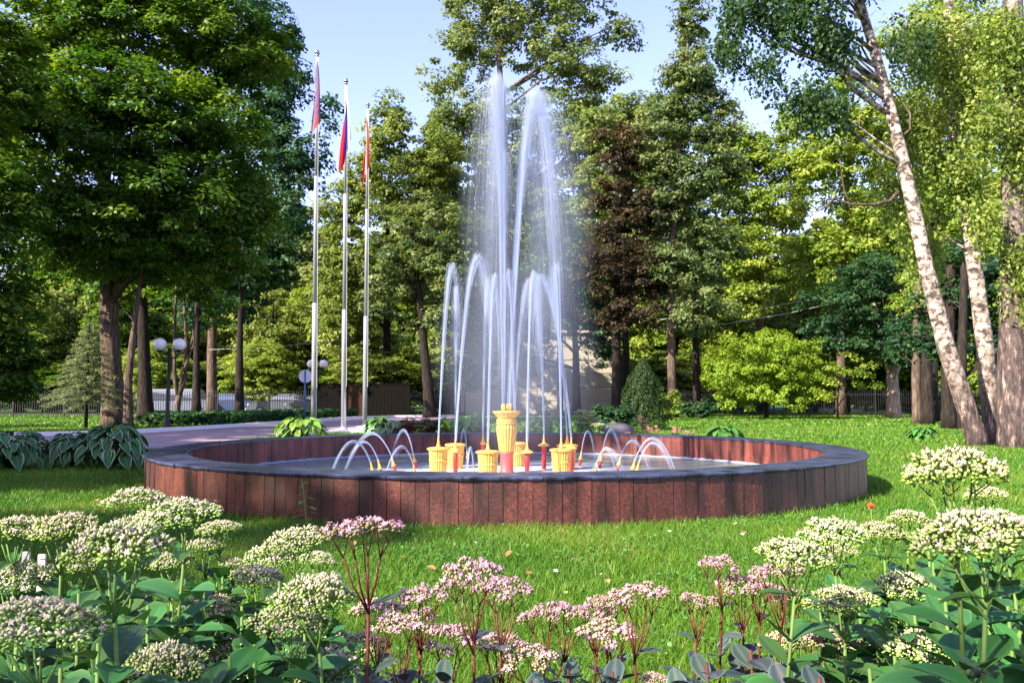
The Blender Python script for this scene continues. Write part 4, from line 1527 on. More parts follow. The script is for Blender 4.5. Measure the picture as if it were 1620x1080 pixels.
HOSTA = {}
for kind, mid, edge, mg, vn in (('variegated', (.024, .105, .018), (.40, .47, .30), 1, (.05, .15, .07)), ('light', (.13, .27, .03), (.18, .32, .05), 1, (.18, .32, .05)), ('plain', (.05, .15, .03), (.06, .17, .035), 0, (.07, .18, .04)),
                               ('cream', (.10, .20, .07), (.5, .55, .35), 1, (.12, .22, .08))):
    HOSTA[kind] = [blade_mesh('leaf', M['fleshy_leaf'], L_=.27 * s, Wd=.19 * s, c_mid=mid, c_edge=edge, margin=mg, cup=.28, arch=a, nu=9, nv=9, heart=True, vein=vn) for s, a in ((1, .35), (.85, .5), (1.1, .25), (.7, .3))]
stalk_m = MB().tube([(0, 0, 0), (.2, 0, .28), (.36, 0, .38)], [.008, .007, .006], 5).mesh('stalk', True)
stalk_m.materials.append(M['leaf'])
a_ = stalk_m.attributes.new('col', 'FLOAT_COLOR', 'POINT')
a_.data.foreach_set('color', np.tile(np.array([.06, .14, .04, 1], dtype=np.float32), len(stalk_m.vertices)))


def hosta(loc, R, Hh, kind, n, label, sc_=1.0, cat='plant'):
    t = thing('hosta_plant', label, cat, loc, 0, 'hosta clumps')
    for i in range(n):
        q = (i + .5) / n
        a = i * 2.39996 + random.uniform(-.3, .3)
        r = R * (.15 + .75 * q ** .6) * random.uniform(.85, 1.1)
        z = Hh * (1.02 - .72 * q ** 1.5) * random.uniform(.9, 1.08)
        o = link('leaf', random.choice(HOSTA[kind]), None, t, (r * math.cos(a) * .8, r * math.sin(a) * .8, z))
        s = sc_ * random.uniform(.8, 1.15)
        o.scale = (s, s, s)
        o.rotation_euler = (random.uniform(-.35, .35), .05 + .75 * q + random.uniform(-.2, .25), a + random.uniform(-.3, .3))
        if i % 2 == 0:
            so = link('stalk', stalk_m, None, t, (0, 0, 0))
            so.scale = (r * .8 / .36, r * .8 / .36, z / .38)
            so.rotation_euler = (0, 0, a)
    return t


hosta(G(15, 741), .75, .52, 'variegated', 95, 'cream edged hosta clump cut by the left edge of the lawn', .8)
hosta(G(112, 738), .55, .47, 'variegated', 72, 'cream edged hosta in the middle of the left hosta row', .8)
hosta(G(176, 740), .66, .58, 'variegated', 110, 'largest cream edged hosta, beside the left end of the fountain', .8)
hosta(foot(475, 21.5), .85, .50, 'light', 70, 'bright light green hosta behind the left fountain rim')
hosta(foot(598, 21.5), .42, .55, 'plain', 34, 'dark green hosta beside the flagpole plinth')
hosta(foot(613, 19.5), .35, .45, 'cream', 30, 'pale edged hosta right of the flagpole plinth')
hosta(foot(742, 19.5), .55, .62, 'plain', 40, 'green hosta behind the left jets, in the mist', 1.3)
hosta(foot(712, 22), .45, .5, 'light', 30, 'small light hosta between the red shrub and the jets')
hosta(foot(1146, 17.2), .45, .42, 'plain', 34, 'green hosta just behind the right half of the rim', 1.1)
hosta(foot(1457, 20.5), .42, .30, 'plain', 36, 'low dark hosta on the lawn near the birches', .9)

# leafy ground cover bed along the kerb (nobody could count it)
nG = 9000
yy = RG.uniform(29, 44, nG)
xx = np.interp(yy, [28.6, 36, 42, 46], [-10.5, -9.5, -8.9, -7.2]) - .3 - RG.uniform(0, 1, nG) * 3.0
C = np.stack([xx, yy, .12 + .4 * RG.uniform(0, 1, nG) ** .7], 1)
V, Fq = leaf_quads(C, nrm(UP + RG.normal(0, .55, (nG, 3))), RG.uniform(.14, .28, nG), .75)
setp(link('ground_cover', np_mesh('ground_cover', V, Fq, pal('dark', .5 + RG.normal(0, .25, nG)) * 1.2, 'FACE'), M['leaf']), kind='stuff')


def shrub(name, label, loc, blobs, palette, cr, per, L_, group=None, stem='dark_bark', **kw):
    t = thing(name, label, 'shrub', loc, 0, group)
    V, Fq, col, C = crown(blobs, cr, per, L_, palette, **kw)
    mb = MB()
    for j in RG.choice(len(C), min(14, len(C)), replace=False):
        mb.tube(bez((0, 0, 0), C[j], .05, 5), [.012, .01, .008, .006, .003], 5)
    mb.build('stems', M[stem], t, True)
    link('foliage', np_mesh('foliage', V, Fq, col, 'FACE'), M['leaf'], t)
    return t


PAL['russet'] = ((.07, .03, .022), (.14, .065, .04), (.24, .13, .08))
PAL['bronze'] = ((.04, .03, .02), (.085, .06, .035), (.14, .10, .05))
PAL['plum'] = ((.05, .02, .03), (.10, .05, .06), (.16, .09, .10))
PAL['pink'] = ((.30, .05, .10), (.45, .10, .16), (.6, .25, .3))
shrub('russet_shrub', 'copper red leaved shrub behind the rim, right of the plinth', foot(648, 19.5), [((0, 0, .36), (.24, .24, .26), 60)], 'russet', .09, 26, .055)
shrub('bronze_shrub', 'bronze green mounded shrub beside the copper red one', foot(676, 19.2), [((0, 0, .32), (.30, .3, .26), 75)], 'bronze', .09, 26, .055)
shrub('bronze_shrub', 'small dark purple tinted plant left of the copper shrub', foot(628, 18.8), [((0, 0, .2), (.17, .17, .18), 36)], 'plum', .08, 24, .05)
pk = shrub('flower_clump', 'reddish pink flowered clump behind the leftmost jets', foot(706, 18.2), [((0, 0, .22), (.2, .2, .2), 40)], 'russet', .08, 24, .05)
V, Fq, col, C = crown([((.05, -.1, .2), (.1, .08, .08), 9)], .04, 14, .035, 'pink')
link('blooms', np_mesh('blooms', V, Fq, col, 'FACE'), M['petal'], pk)
shrub('mist_shrub', 'greyish purple plant half lost in the mist left of the urn', foot(763, 18.5), [((0, 0, .26), (.24, .2, .24), 46)], 'plum', .09, 24, .05)
shrub('leafy_shrub', 'dark green shrub left of the grey boulder', foot(962, 24), [((0, 0, .5), (.6, .5, .42), 90), ((.5, .2, .55), (.4, .4, .35), 50)], 'dark', .14, 30, .11)
shrub('leafy_shrub', 'light green shrub beyond the thuja at the wood edge', foot(1052, 40), [((0, 0, .9), (.9, .8, .8), 90)], 'lime', .22, 34, .15)
shrub('leafy_shrub', 'low shrub in the shade between aspens and railing', foot(1110, 44), [((0, 0, .6), (1.4, .8, .5), 90)], 'dark', .22, 34, .16)
# clipped thuja
th = thing('thuja_shrub', 'dark conical thuja right of the beige wall', 'shrub', foot(1018, 27))
nT = 14000
z = RG.uniform(0, 1, nT) ** .8 * 2.35
rr = .80 * (1 - (z / 2.42) ** 2.4) * RG.uniform(.72, 1.03, nT)
an = RG.uniform(0, 2 * PI, nT)
rr *= 1 + .12 * np.sin(an * 5 + z * 3) + .07 * np.sin(an * 11 - z * 7)
C = np.stack([rr * np.cos(an), rr * np.sin(an), z + .05], 1)
V, Fq = leaf_quads(C, nrm(np.stack([np.cos(an), np.sin(an), .4 + 0 * an], 1) + RG.normal(0, .5, (nT, 3))), RG.uniform(.05, .1, nT), .5, np.tile([0, 0, 1.0], (nT, 1)) + RG.normal(0, .5, (nT, 3)))
link('foliage', np_mesh('foliage', V, Fq, pal('thuja', .5 + RG.normal(0, .25, nT)), 'FACE'), M['leaf'], th)
MB().tube([(0, 0, -.05), (0, 0, 1.8)], [.06, .02], 8).build('stem', M['dark_bark'], th, True)
# boulder
bo = MB()
bo.sphere((0, 0, .18), .42, 22, 14, .75)
import mathutils.noise as mn
bo.v = [tuple(Vector(v) * (1 + .22 * mn.noise(Vector(v) * 2.6 + Vector((3, 1, 2))) + .06 * mn.noise(Vector(v) * 8))) for v in bo.v]
o = bo.build('boulder', M['boulder_stone'], None, True, foot(977, 20.5))
setp(o, 'grey boulder beside the thuja, behind the rim', 'boulder')

# ------------------------------------------------------------------ stonecrops (tall sedum) ----------------------------
R2 = np.random.default_rng(11)


def bud_arr(Pp, D, L_, Wd, cb, ct):
    """small pointed buds: base Pp, direction D"""
    n = len(Pp)
    ref = np.where(np.abs(D[:, 2:3]) > .9, np.array([[1., 0, 0]]), np.array([[0, 0, 1.]]))
    a = nrm(np.cross(D, ref))
    b = np.cross(D, a)
    ks = 5
    V = np.zeros((n, ks + 2, 3))
    V[:, 0] = Pp
    for k in range(ks):
        th_ = 2 * PI * k / ks
        V[:, 1 + k] = Pp + D * (L_ * .6)[:, None] + (a * math.cos(th_) + b * math.sin(th_)) * (Wd * .5)[:, None]
    V[:, ks + 1] = Pp + D * L_[:, None]
    C = np.zeros((n, ks + 2, 3))
    C[:, 0] = cb
    C[:, 1:ks + 1] = (cb * .45 + ct * .55)[:, None]
    C[:, ks + 1] = ct
    f = []
    for k in range(ks):
        k2 = (k + 1) % ks
        f += [(0, 1 + k2, 1 + k), (ks + 1, 1 + k, 1 + k2)]
    Fq = (np.arange(n) * (ks + 2))[:, None, None] + np.array(f)[None]
    return V.reshape(-1, 3), Fq.reshape(-1, 3), C.reshape(-1, 3)


def star_arr(Pp, D, r, c):
    n = len(Pp)
    ref = np.where(np.abs(D[:, 2:3]) > .9, np.array([[1., 0, 0]]), np.array([[0, 0, 1.]]))
    a = nrm(np.cross(D, ref))
    b = np.cross(D, a)
    V = np.zeros((n, 11, 3))
    V[:, 0] = Pp - D * (r * .15)[:, None]
    C = np.zeros((n, 11, 3))
    C[:, 0] = c * np.array([.9, .62, .7])
    for k in range(10):
        th_ = PI * k / 5
        rad = r if k % 2 == 0 else r * .38
        V[:, 1 + k] = Pp + (a * math.cos(th_) + b * math.sin(th_)) * rad[:, None] + D * (r * (.12 if k % 2 == 0 else 0))[:, None]
        C[:, 1 + k] = c * (1 if k % 2 == 0 else .8)
    f = [(0, 1 + k, 1 + (k + 1) % 10) for k in range(10)]
    Fq = (np.arange(n) * 11)[:, None, None] + np.array(f)[None]
    return V.reshape(-1, 3), Fq.reshape(-1, 3), C.reshape(-1, 3)


def head_variant(kind, seed):
    rg = np.random.default_rng(seed)
    cy = []
    if kind == 'g':
        cy = [(0, 0, .17)]
        for k in range(5):
            a = k * 1.257 + rg.uniform(-.25, .25)
            cy.append((.21 * math.cos(a), .21 * math.sin(a), .125 + rg.uniform(-.025, .025)))
        for k in range(8):
            a = k * .785 + rg.uniform(-.2, .2)
            q = rg.uniform(.33, .41)
            cy.append((q * math.cos(a), q * math.sin(a), .01 + rg.uniform(-.05, .04)))
        cr, nb, bl, bw_ = .175, 66, .075, .034
    else:
        cy = [(0, 0, .16)]
        for k in range(4):
            a = k * 1.57 + rg.uniform(-.3, .3)
            cy.append((.24 * math.cos(a), .24 * math.sin(a), .13 + rg.uniform(-.03, .05)))
        for k in range(6):
            a = k * 1.047 + rg.uniform(-.25, .25)
            q = rg.uniform(.34, .42)
            cy.append((q * math.cos(a), q * math.sin(a), .05 + rg.uniform(-.05, .08)))
        cr, nb, bl, bw_ = .125, 26, .068, .044
    cy = np.array(cy)
    Vs, Fs, Cs, off = [], [], [], 0
    stalks = MB()
    for c in cy:
        n = nb
        i = np.arange(n)
        zz = 1 - 1.42 * (i + .5) / n
        an_ = i * 2.39996 + rg.uniform(0, 6)
        q = np.sqrt(np.maximum(0, 1 - zz ** 2))
        D = np.stack([q * np.cos(an_), q * np.sin(an_), zz], 1)
        out = np.array([c[0], c[1], .25])
        D = nrm(D + rg.normal(0, .16, D.shape) + out * .5 * (D[:, 2:3] < .5))
        Pp = c + D * (cr * np.array([1, 1, .72])) * rg.uniform(.70, 1.0, (n, 1)) - D * bl * .6
        t_ = np.clip((zz + .05) / 1.1 + rg.normal(0, .18, n) + c[2] * .8, 0, 1)[:, None]
        if kind == 'g':
            cb = np.array([.13, .26, .04]) * rg.uniform(.8, 1.2, (n, 1))
            ct = (1 - t_) * np.array([.30, .47, .08]) + t_ * np.array([.70, .60, .46])
        else:
            cb = np.array([.22, .20, .10]) * rg.uniform(.8, 1.2, (n, 1))
            ct = (1 - t_) * np.array([.30, .30, .12]) + t_ * np.array([.55, .36, .34])
        ct = ct * rg.uniform(.85, 1.12, (n, 1))
        v, f, cc = bud_arr(Pp, D, bl * rg.uniform(.75, 1.2, n), bw_ * rg.uniform(.8, 1.15, n), cb, ct)
        Vs.append(v)
        Fs.append(f + off)
        Cs.append(cc)
        off += len(v)
        op = rg.uniform(0, 1, n) < ((.12 if kind == 'g' else .36) * (zz > .25))
        if op.any():
            m_ = int(op.sum())
            v, f, cc = star_arr((Pp + D * bl * 1.12)[op], D[op], rg.uniform(.026, .038, m_) * (1 if kind == 'g' else 1.35), (np.array([.74, .54, .56]) if kind == 'g' else np.array([.66, .36, .52])) * rg.uniform(.85, 1.1, (m_, 1)))
            Vs.append(v)
            Fs.append(f + off)
            Cs.append(cc)
            off += len(v)
    me = np_mesh('flower_head', np.concatenate(Vs), np.concatenate(Fs), np.concatenate(Cs), 'POINT', False)
    me.materials.append(M['petal'])
    return me, cy


HEADS = {k: [head_variant(k, 20 + i + (50 if k == 'p' else 0)) for i in range(4)] for k in 'gp'}
SL = {'g': [blade_mesh('leaf', M['fleshy_leaf'], L_=1.0, Wd=w_, c_mid=c, c_edge=(.05, .13, .035), margin=1, cup=cu, arch=ar, nu=7, nv=8, vein=(.045, .125, .035), jag=.05, sharp=.75)
            for w_, c, cu, ar in ((.55, (.026, .105, .024), .3, .12), (.62, (.025, .09, .027), .45, .3), (.5, (.030, .105, .022), .2, -.05), (.58, (.030, .11, .024), .35, .4))],
      'p': [blade_mesh('leaf', M['fleshy_leaf'], L_=1.0, Wd=w_, c_mid=c, c_edge=(.10, .13, .12), margin=1, cup=cu, arch=ar, nu=7, nv=8, vein=(.10, .10, .10), jag=.03, sharp=.75)
            for w_, c, cu, ar in ((.55, (.032, .062, .058), .2, .08), (.62, (.040, .055, .066), .3, .15), (.5, (.036, .075, .048), .15, -.05))]}
STEMC = {'g': (.12, .22, .045), 'p': (.13, .028, .022)}


def stonecrop(u, v, wpx, kind, label, Y=None, leaves=None, tilt=None):
    if Y is None:
        Y = min(2.05, max(1.05, F * .115 / wpx))
    D = S(wpx, Y) * 1.17
    hp = P(u, v, Y)
    hv, cy = random.choice(HEADS[kind])
    bx = hp.x + random.uniform(-.06, .06)
    by = hp.y + random.uniform(-.02, .10)
    t = thing('stonecrop_plant', label, 'flower', (bx, by, 0), 0, 'green stemmed stonecrops' if kind == 'g' else 'red stemmed stonecrops')
    top_ = hp - Vector((bx, by, 0))
    rz = random.uniform(0, 6.28)
    tl = (random.uniform(-.14, .14), random.uniform(-.14, .14)) if tilt is None else tilt
    rot = Euler((tl[0], tl[1], rz)).to_matrix()
    ho = link('flower_head', hv, None, t, top_ - Vector((0, 0, .08 * D)))
    ho.scale = (D * random.uniform(.94, 1.06), D * random.uniform(.94, 1.06), D * random.uniform(.82, 1.15))
    ho.rotation_euler = Euler((tl[0], tl[1], rz))
    fork = top_ - Vector((0, 0, D * (.55 if kind == 'g' else .85))) + Vector((random.uniform(-.01, .01), random.uniform(-.01, .01), 0))
    mid = fork * .55 + Vector((random.uniform(-.02, .02), random.uniform(-.02, .02), 0))
    st = MB()
    rs = .0029 if kind == 'g' else .0027
    c_ = np.array(STEMC[kind])
    st.tube([(0, 0, -.01), mid * .6, mid, mid.lerp(fork, .6), fork], [rs * 1.35, rs * 1.25, rs * 1.15, rs * 1.05, rs], 7, col=tuple(c_))
    nbr = 5 if kind == 'g' else 4
    hubs = []
    for k in range(nbr):
        an_ = k * 2 * PI / nbr + .4
        hub = rot @ Vector((.22 * math.cos(an_) * D, .22 * math.sin(an_) * D, 0)) + top_ - Vector((0, 0, (.25 if kind == 'g' else .30) * D))
        hubs.append(hub)
        b0 = fork - Vector((0, 0, random.uniform(0, .22) * D))
        st.tube([b0, b0.lerp(hub, .5) + Vector((hub.x - fork.x, hub.y - fork.y, 0)) * .12, hub], [rs * .72, rs * .62, rs * .52], 6, col=tuple(c_ * 1.05))
    hubs.append(fork.lerp(top_, .45))
    st.tube([fork, hubs[-1]], [rs * .7, rs * .5], 6, col=tuple(c_))
    for cyi in cy:
        e = rot @ Vector(cyi * D) + top_ - Vector((0, 0, .13 * D))
        b0 = min(hubs, key=lambda q_: (q_.x - e.x) ** 2 + (q_.y - e.y) ** 2)
        st.tube([b0, b0.lerp(e, .6), e], [rs * .45, rs * .36, rs * .28], 4, col=tuple(c_ * 1.05))
    st.build('stem', M['petal'], t, True)
    n = leaves if leaves is not None else (20 if kind == 'g' else 9)
    for i in range(n):
        q = (i // 2 + .3) / max(1, n / 2)
        zf = .34 + .58 * q if kind == 'g' else .36 + .50 * q
        pz = mid.lerp(fork, (zf - .55) / .45) if zf > .55 else mid * (zf / .55)
        a = rz + (i % 2) * PI + (i // 2) * 1.57 + random.uniform(-.35, .35)
        L_ = (.135 - .06 * q) * random.uniform(.8, 1.2) * (1 if kind == 'g' else .8)
        o = link('leaf', random.choice(SL[kind]), None, t, pz)
        o.scale = (L_, L_, L_)
        o.rotation_euler = (random.uniform(-.3, .3), -(.25 + .45 * random.random()) + (.3 if q < .4 else 0), a)
    # two small bracts under the head
    for i in range(2 if kind == 'g' else 1):
        a = rz + 1 + i * 2.6
        o = link('leaf', random.choice(SL[kind]), None, t, fork)
        L_ = .05 * random.uniform(.8, 1.2)
        o.scale = (L_, L_, L_)
        o.rotation_euler = (0, -.2, a)
    return t


GREEN = [
    (217, 787, 84, 'round pale pink head standing above the others, left of the fountain wall'),
    (282, 808, 100, 'wide pale head overlapping the tallest left one from the right'),
    (100, 831, 86, 'flat whitish head second from the left edge in the back row'),
    (28, 833, 84, 'flat whitish head touching the left edge in the back row'),
    (190, 862, 135, 'broadest pink and cream head in the middle of the left bed'),
    (272, 886, 60, 'small greenish side head right of the broadest pink one'),
    (28, 908, 84, 'greenish head at the left edge below the back row'),
    (62, 980, 155, 'largest cream head in the lower left corner'),
    (330, 958, 76, 'pink tinged head alone among leaves, left bed'),
    (255, 1052, 112, 'yellowish green head lowest at the bottom of the left bed'),
    (368, 1030, 80, 'yellow green head near the bottom, left of its twin'),
    (430, 1046, 84, 'yellow green head near the bottom, right of its twin'),
    (346, 834, 60, 'small far head low against the sunny lawn, left bed'),
    (318, 864, 58, 'blurry greenish head behind the broadest pink one'),
    (124, 892, 62, 'flat dim head in shade behind the broadest pink one'),
    (204, 832, 66, 'dim head half hidden below the tallest left one'),
    (470, 852, 84, 'pale pink head highest in the right part of the left bed'),
    (428, 880, 70, 'green head under the highest one of the right part'),
    (408, 910, 76, 'green white head left of the big pink tinted head'),
    (500, 940, 108, 'big pink tinted head leaning right, right part of left bed'),
    (460, 978, 104, 'pale pink head with visible green forked stems near the bottom'),
    (505, 884, 46, 'small pale side head beside the highest right one'),
    (520, 1013, 82, 'green head in shade below the big pink tinted head'),
    (576, 1018, 62, 'green head at the edge where red stems begin'),
    (522, 1058, 92, 'bright green head at the bottom edge, right end of left bed'),
    (372, 890, 40, 'tiny far head against the lawn in the gap of the left bed'),
    (1363, 1024, 56, 'fresh green head touching the pink one at the bottom right'),
    (1255, 872, 104, 'flat pale green head behind the red stems on the right'),
    (1317, 842, 84, 'flat white topped head in the back row of the right bed'),
    (1332, 868, 46, 'small green head just under the white topped one'),
    (1394, 838, 64, 'round pale head next to the white topped one'),
    (1438, 818, 58, 'dull green head in shade behind the right bed'),
    (1507, 744, 130, 'highest broad white head in front of the birches'),
    (1558, 782, 52, 'yellow green side head under the highest white one'),
    (1542, 845, 150, 'broadest white head at the right, on a long green stem'),
    (1582, 826, 84, 'white head cut by the right edge behind the broadest one'),
    (1328, 946, 92, 'green head low in the middle of the right bed'),
    (1433, 926, 80, 'neat white green head in the middle of the right bed'),
    (1465, 1018, 98, 'pale green head near the bottom of the right bed'),
    (1549, 1070, 72, 'head cut by the bottom edge at the right'),
    (1236, 1014, 60, 'all green unopened head among the dark red stems'),
]
PINK = [
    (573, 840, 116, 'tall red stemmed head with wide forks against the fountain wall', None),
    (670, 942, 78, 'brownish budded head alone on the lawn, centre left', None),
    (745, 912, 98, 'pink head on tall dark red forks before the lawn centre', None),
    (797, 934, 82, 'pink head just right of the tall central one', None),
    (597, 966, 76, 'brown pink head at the edge of the green left bed', None),
    (632, 988, 88, 'wide pink starry head low at the left of centre', None),
    (666, 974, 48, 'small brown head behind the wide pink starry one', None),
    (710, 1010, 82, 'pale budded head near the bottom, left of centre', None),
    (784, 1016, 70, 'pale head near the bottom centre', None),
    (857, 972, 70, 'green brown head leftmost of the crowded middle group', None),
    (897, 970, 62, 'dark budded head second in the crowded middle group', None),
    (940, 966, 60, 'green budded head in the middle of the crowded group', None),
    (960, 952, 56, 'pinkish head topping the crowded middle group', None),
    (1010, 940, 88, 'lilac pink head at the right of the crowded group', None),
    (960, 1000, 84, 'bright pink starry head lowest in front of the crowded group', None),
    (836, 1040, 82, 'bright pink head at the bottom edge near the centre', None),
    (800, 1030, 58, 'budded cream head overlapping the bottom centre pink one', None),
    (1104, 950, 58, 'lilac head on a thin stem between lawn and right bed', None),
    (1137, 893, 64, 'highest lilac head of the right red stemmed group', None),
    (1172, 925, 70, 'wide pink head under the highest lilac one', None),
    (1203, 930, 50, 'pale pink head touching the wide pink one', None),
    (1229, 904, 74, 'dark pink head in front of the flat pale green one', None),
    (1250, 941, 60, 'rosy head on a dark red stem, right bed', None),
    (1303, 1012, 82, 'pink white head low in the right bed', None),
    (1334, 1000, 48, 'small pink head joined to the low pink white one', None),
    (1035, 1074, 40, 'head just peeping over the bottom edge', None),
]
for u, v, wpx, lab in GREEN:
    stonecrop(u, v, wpx, 'g', 'stonecrop with ' + lab)
for u, v, wpx, lab, Y in PINK:
    stonecrop(u, v, wpx, 'p', 'stonecrop with ' + lab, Y)


# young leafy shoots without flowers, filling the beds under the heads
SHOOT_LABELS = set()


def shoot(x, y, h, kind, uv):
    pool = sorted((GREEN if kind == 'g' else PINK), key=lambda q: (q[0] - uv[0]) ** 2 + (q[1] - uv[1]) ** 2)[:14]
    label = None
    for pre in ('under', 'beside', 'behind', 'next to'):
        for q in pool[:6]:
            cand = ' '.join(('leafy shoot %s the %s' % (pre, q[3].split(',')[0])).split()[:15])
            if cand not in SHOOT_LABELS:
                label = cand
                break
        if label:
            break
    SHOOT_LABELS.add(label)
    t = thing('stonecrop_shoot', label, 'plant', (x, y, 0), 0, 'leafy stonecrop shoots under the flowers')
    MB().tube([(0, 0, 0), (.01, 0, h * .5), (0, .01, h)], [.006, .005, .003], 6, col=STEMC[kind]).build('stem', M['petal'], t, True)
    n = 20
    for i in range(n):
        q = i / n
        a = (i % 2) * PI + (i // 2) * 1.57 + random.uniform(-.3, .3)
        L_ = (.13 - .06 * q) * random.uniform(.85, 1.15)
        o = link('leaf', random.choice(SL[kind]), None, t, (0, 0, h * (.35 + .65 * q)))
        o.scale = (L_, L_, L_)
        o.rotation_euler = (random.uniform(-.3, .3), -.2 - .5 * random.random(), a)


for (u, v, Y) in ((40, 960, 1.35), (120, 940, 1.5), (150, 1020, 1.25), (230, 960, 1.4), (300, 1010, 1.4), (330, 1060, 1.2), (90, 1060, 1.2), (200, 1080, 1.15), (380, 960, 1.6), (400, 1000, 1.4), (440, 920, 1.8), (480, 1040, 1.35),
                  (270, 920, 1.7), (70, 900, 1.8), (350, 900, 2.0), (560, 1070, 1.4), (20, 1010, 1.3), (150, 960, 1.6), (270, 990, 1.5), (320, 930, 1.8), (430, 1000, 1.6), (170, 920, 1.9), (520, 985, 1.7), (360, 1040, 1.3), (240, 1020, 1.35), (480, 1000, 1.5)):
    p = P(u, v, Y)
    shoot(p.x, p.y, max(.3, p.z), 'g', (u, v))
for (u, v, Y) in ((1420, 990, 1.5), (1500, 950, 1.45), (1560, 930, 1.5), (1600, 960, 1.4), (1540, 1030, 1.25), (1480, 890, 1.7), (1400, 960, 1.6), (1600, 880, 1.7), (1590, 1050, 1.15), (1380, 1060, 1.3), (1440, 1070, 1.2), (1360, 930, 1.9),
                  (1470, 840, 1.9), (1300, 960, 1.8), (1620, 1000, 1.3), (1560, 880, 1.7), (1420, 1040, 1.35), (1510, 1000, 1.4), (1570, 980, 1.4), (1450, 960, 1.6), (1520, 900, 1.6), (1390, 1000, 1.6), (1340, 1040, 1.5), (1610, 930, 1.5), (1490, 1070, 1.15)):
    p = P(u, v, Y)
    shoot(p.x, p.y, max(.3, p.z), 'g', (u, v))
for (u, v, Y) in ((640, 1060, 1.5), (700, 1065, 1.6), (900, 1060, 1.6), (970, 1065, 1.5), (1120, 1050, 1.5), (1190, 1030, 1.6), (1250, 1070, 1.4), (840, 1080, 1.5), (1080, 1080, 1.4), (1300, 1075, 1.3), (580, 1080, 1.3), (760, 1085, 1.5)):
    p = P(u, v, Y)
    shoot(p.x, p.y, max(.3, p.z), 'p', (u, v))

# the bed of pale stonecrops beyond the pool, one plant after another
far_me, far_cy = HEADS['g'][0]


def far_clump(u, Y, h, n, label):
    b = foot(u, Y)
    t = thing('pale_stonecrop', label, 'plant', b, 0, 'pale stonecrops behind the pool')
    st = MB()
    cc = []
    for i in range(n):
        a, r = random.uniform(0, 6.28), random.uniform(0, .28)
        x, y, z = r * math.cos(a), r * math.sin(a) * .7, h * random.uniform(.75, 1.05)
        st.tube([(x * .4, y * .4, 0), (x, y, z)], [.008, .006], 5, col=(.16, .28, .08))
        o = link('flower_head', far_me, None, t, (x, y, z))
        s = random.uniform(.10, .15)
        o.scale = (s, s, s)
        o.rotation_euler = (0, 0, a)
        k = 22
        q = RG.uniform(.1, .92, k)
        cc.append(np.stack([x * q, y * q, z * q], 1) + RG.normal(0, .045, (k, 3)))
    st.build('stems', M['petal'], t, True)
    cc = np.concatenate(cc)
    V, Fq = leaf_quads(cc, nrm(UP + RG.normal(0, .6, (len(cc), 3))), RG.uniform(.06, .11, len(cc)), .55)
    link('leaves', np_mesh('leaves', V, Fq, np.array([.13, .25, .09]) * RG.uniform(.7, 1.25, (len(cc), 1)), 'FACE'), M['leaf'], t)


for (u, Y, h, n, lab) in ((832, 17.6, .50, 10, 'pale stonecrop seen right beside the urn rim'), (850, 18.2, .55, 11, 'pale stonecrop behind the bright red post'), (870, 18.6, .62, 12, 'pale stonecrop behind the pale red post'),
                          (893, 19.2, .72, 13, 'tall pale stonecrop behind the right baskets'), (908, 17.4, .5, 10, 'low pale stonecrop just right of the right baskets'), (918, 19.4, .72, 13, 'tall pale stonecrop before the beige wall'),
                          (938, 18.6, .6, 12, 'pale stonecrop between the right jets and the boulder'), (950, 17.2, .5, 10, 'pale stonecrop left of the boulder'), (930, 20, .7, 12, 'rearmost pale stonecrop by the dark shrub')):
    far_clump(u, Y, h, n, lab)


# low mixed flowers along the right of the far rim
def posy(u, Y, h, palette, label, bloom):
    t = thing('bedding_flower', label, 'flower', foot(u, Y), 0, 'bedding flowers behind the pool')
    V, Fq, col, C = crown([((0, 0, h * .45), (.13, .12, h * .4), 16)], .05, 14, .045, palette)
    link('leaves', np_mesh('leaves', V, Fq, col, 'FACE'), M['leaf'], t)
    n = 12
    st = MB()
    pp, dd = [], []
    for i in range(n):
        a, r = random.uniform(0, 6.28), random.uniform(.02, .17)
        e = (r * math.cos(a), r * math.sin(a), h * random.uniform(.75, 1.15))
        st.tube([(e[0] * .3, e[1] * .3, 0), e], .004, 4, col=(.12, .16, .06))
        for j in range(4):
            pp.append(np.array(e) + RG.normal(0, .012, 3))
            dd.append(nrm(np.array([math.cos(a + j), math.sin(a + j) - .6, .9])))
    st.build('stems', M['petal'], t, True)
    v, f, c = star_arr(np.array(pp), np.array(dd), RG.uniform(.02, .035, len(pp)), np.array(bloom) * RG.uniform(.8, 1.2, (len(pp), 1)))
    link('blooms', np_mesh('blooms', v, f, c), M['petal'], t)


for (u, Y, h, pl_, lab, bl_) in ((1000, 17.0, .30, 'bronze', 'russet seed heads left of the right flower row', (.35, .14, .10)), (1018, 18.2, .55, 'bronze', 'tall russet flowers in front of the thuja', (.42, .18, .14)), (1035, 17.2, .38, 'dark', 'reddish flowers right below the thuja', (.45, .2, .16)),
                                 (1005, 16.2, .22, 'dark', 'low orange flowers beside the boulder', (.8, .22, .05)), (1022, 16.0, .2, 'dark', 'low lilac flowers at the rim before the thuja', (.5, .4, .6)), (1052, 16.2, .24, 'dark', 'low orange flowers right of the thuja', (.8, .25, .05)),
                                 (1068, 17.2, .42, 'bronze', 'salmon flowers between thuja and hosta', (.6, .25, .2)), (1080, 16.2, .22, 'dark', 'low red flowers left of the white ones', (.65, .15, .1)), (1104, 16.0, .22, 'dark', 'low white and pink flowers left of the hosta', (.8, .66, .72)),
                                 (1090, 17.6, .3, 'bronze', 'dull pink flowers behind the low white ones', (.5, .3, .3)), (984, 16.0, .16, 'dark', 'tiny white flowers under the boulder', (.8, .75, .8)), (668, 16.0, .14, 'dark', 'tiny white flowers at the rim before the copper shrub', (.8, .8, .85))):
    posy(u, Y, h, pl_, lab, bl_)

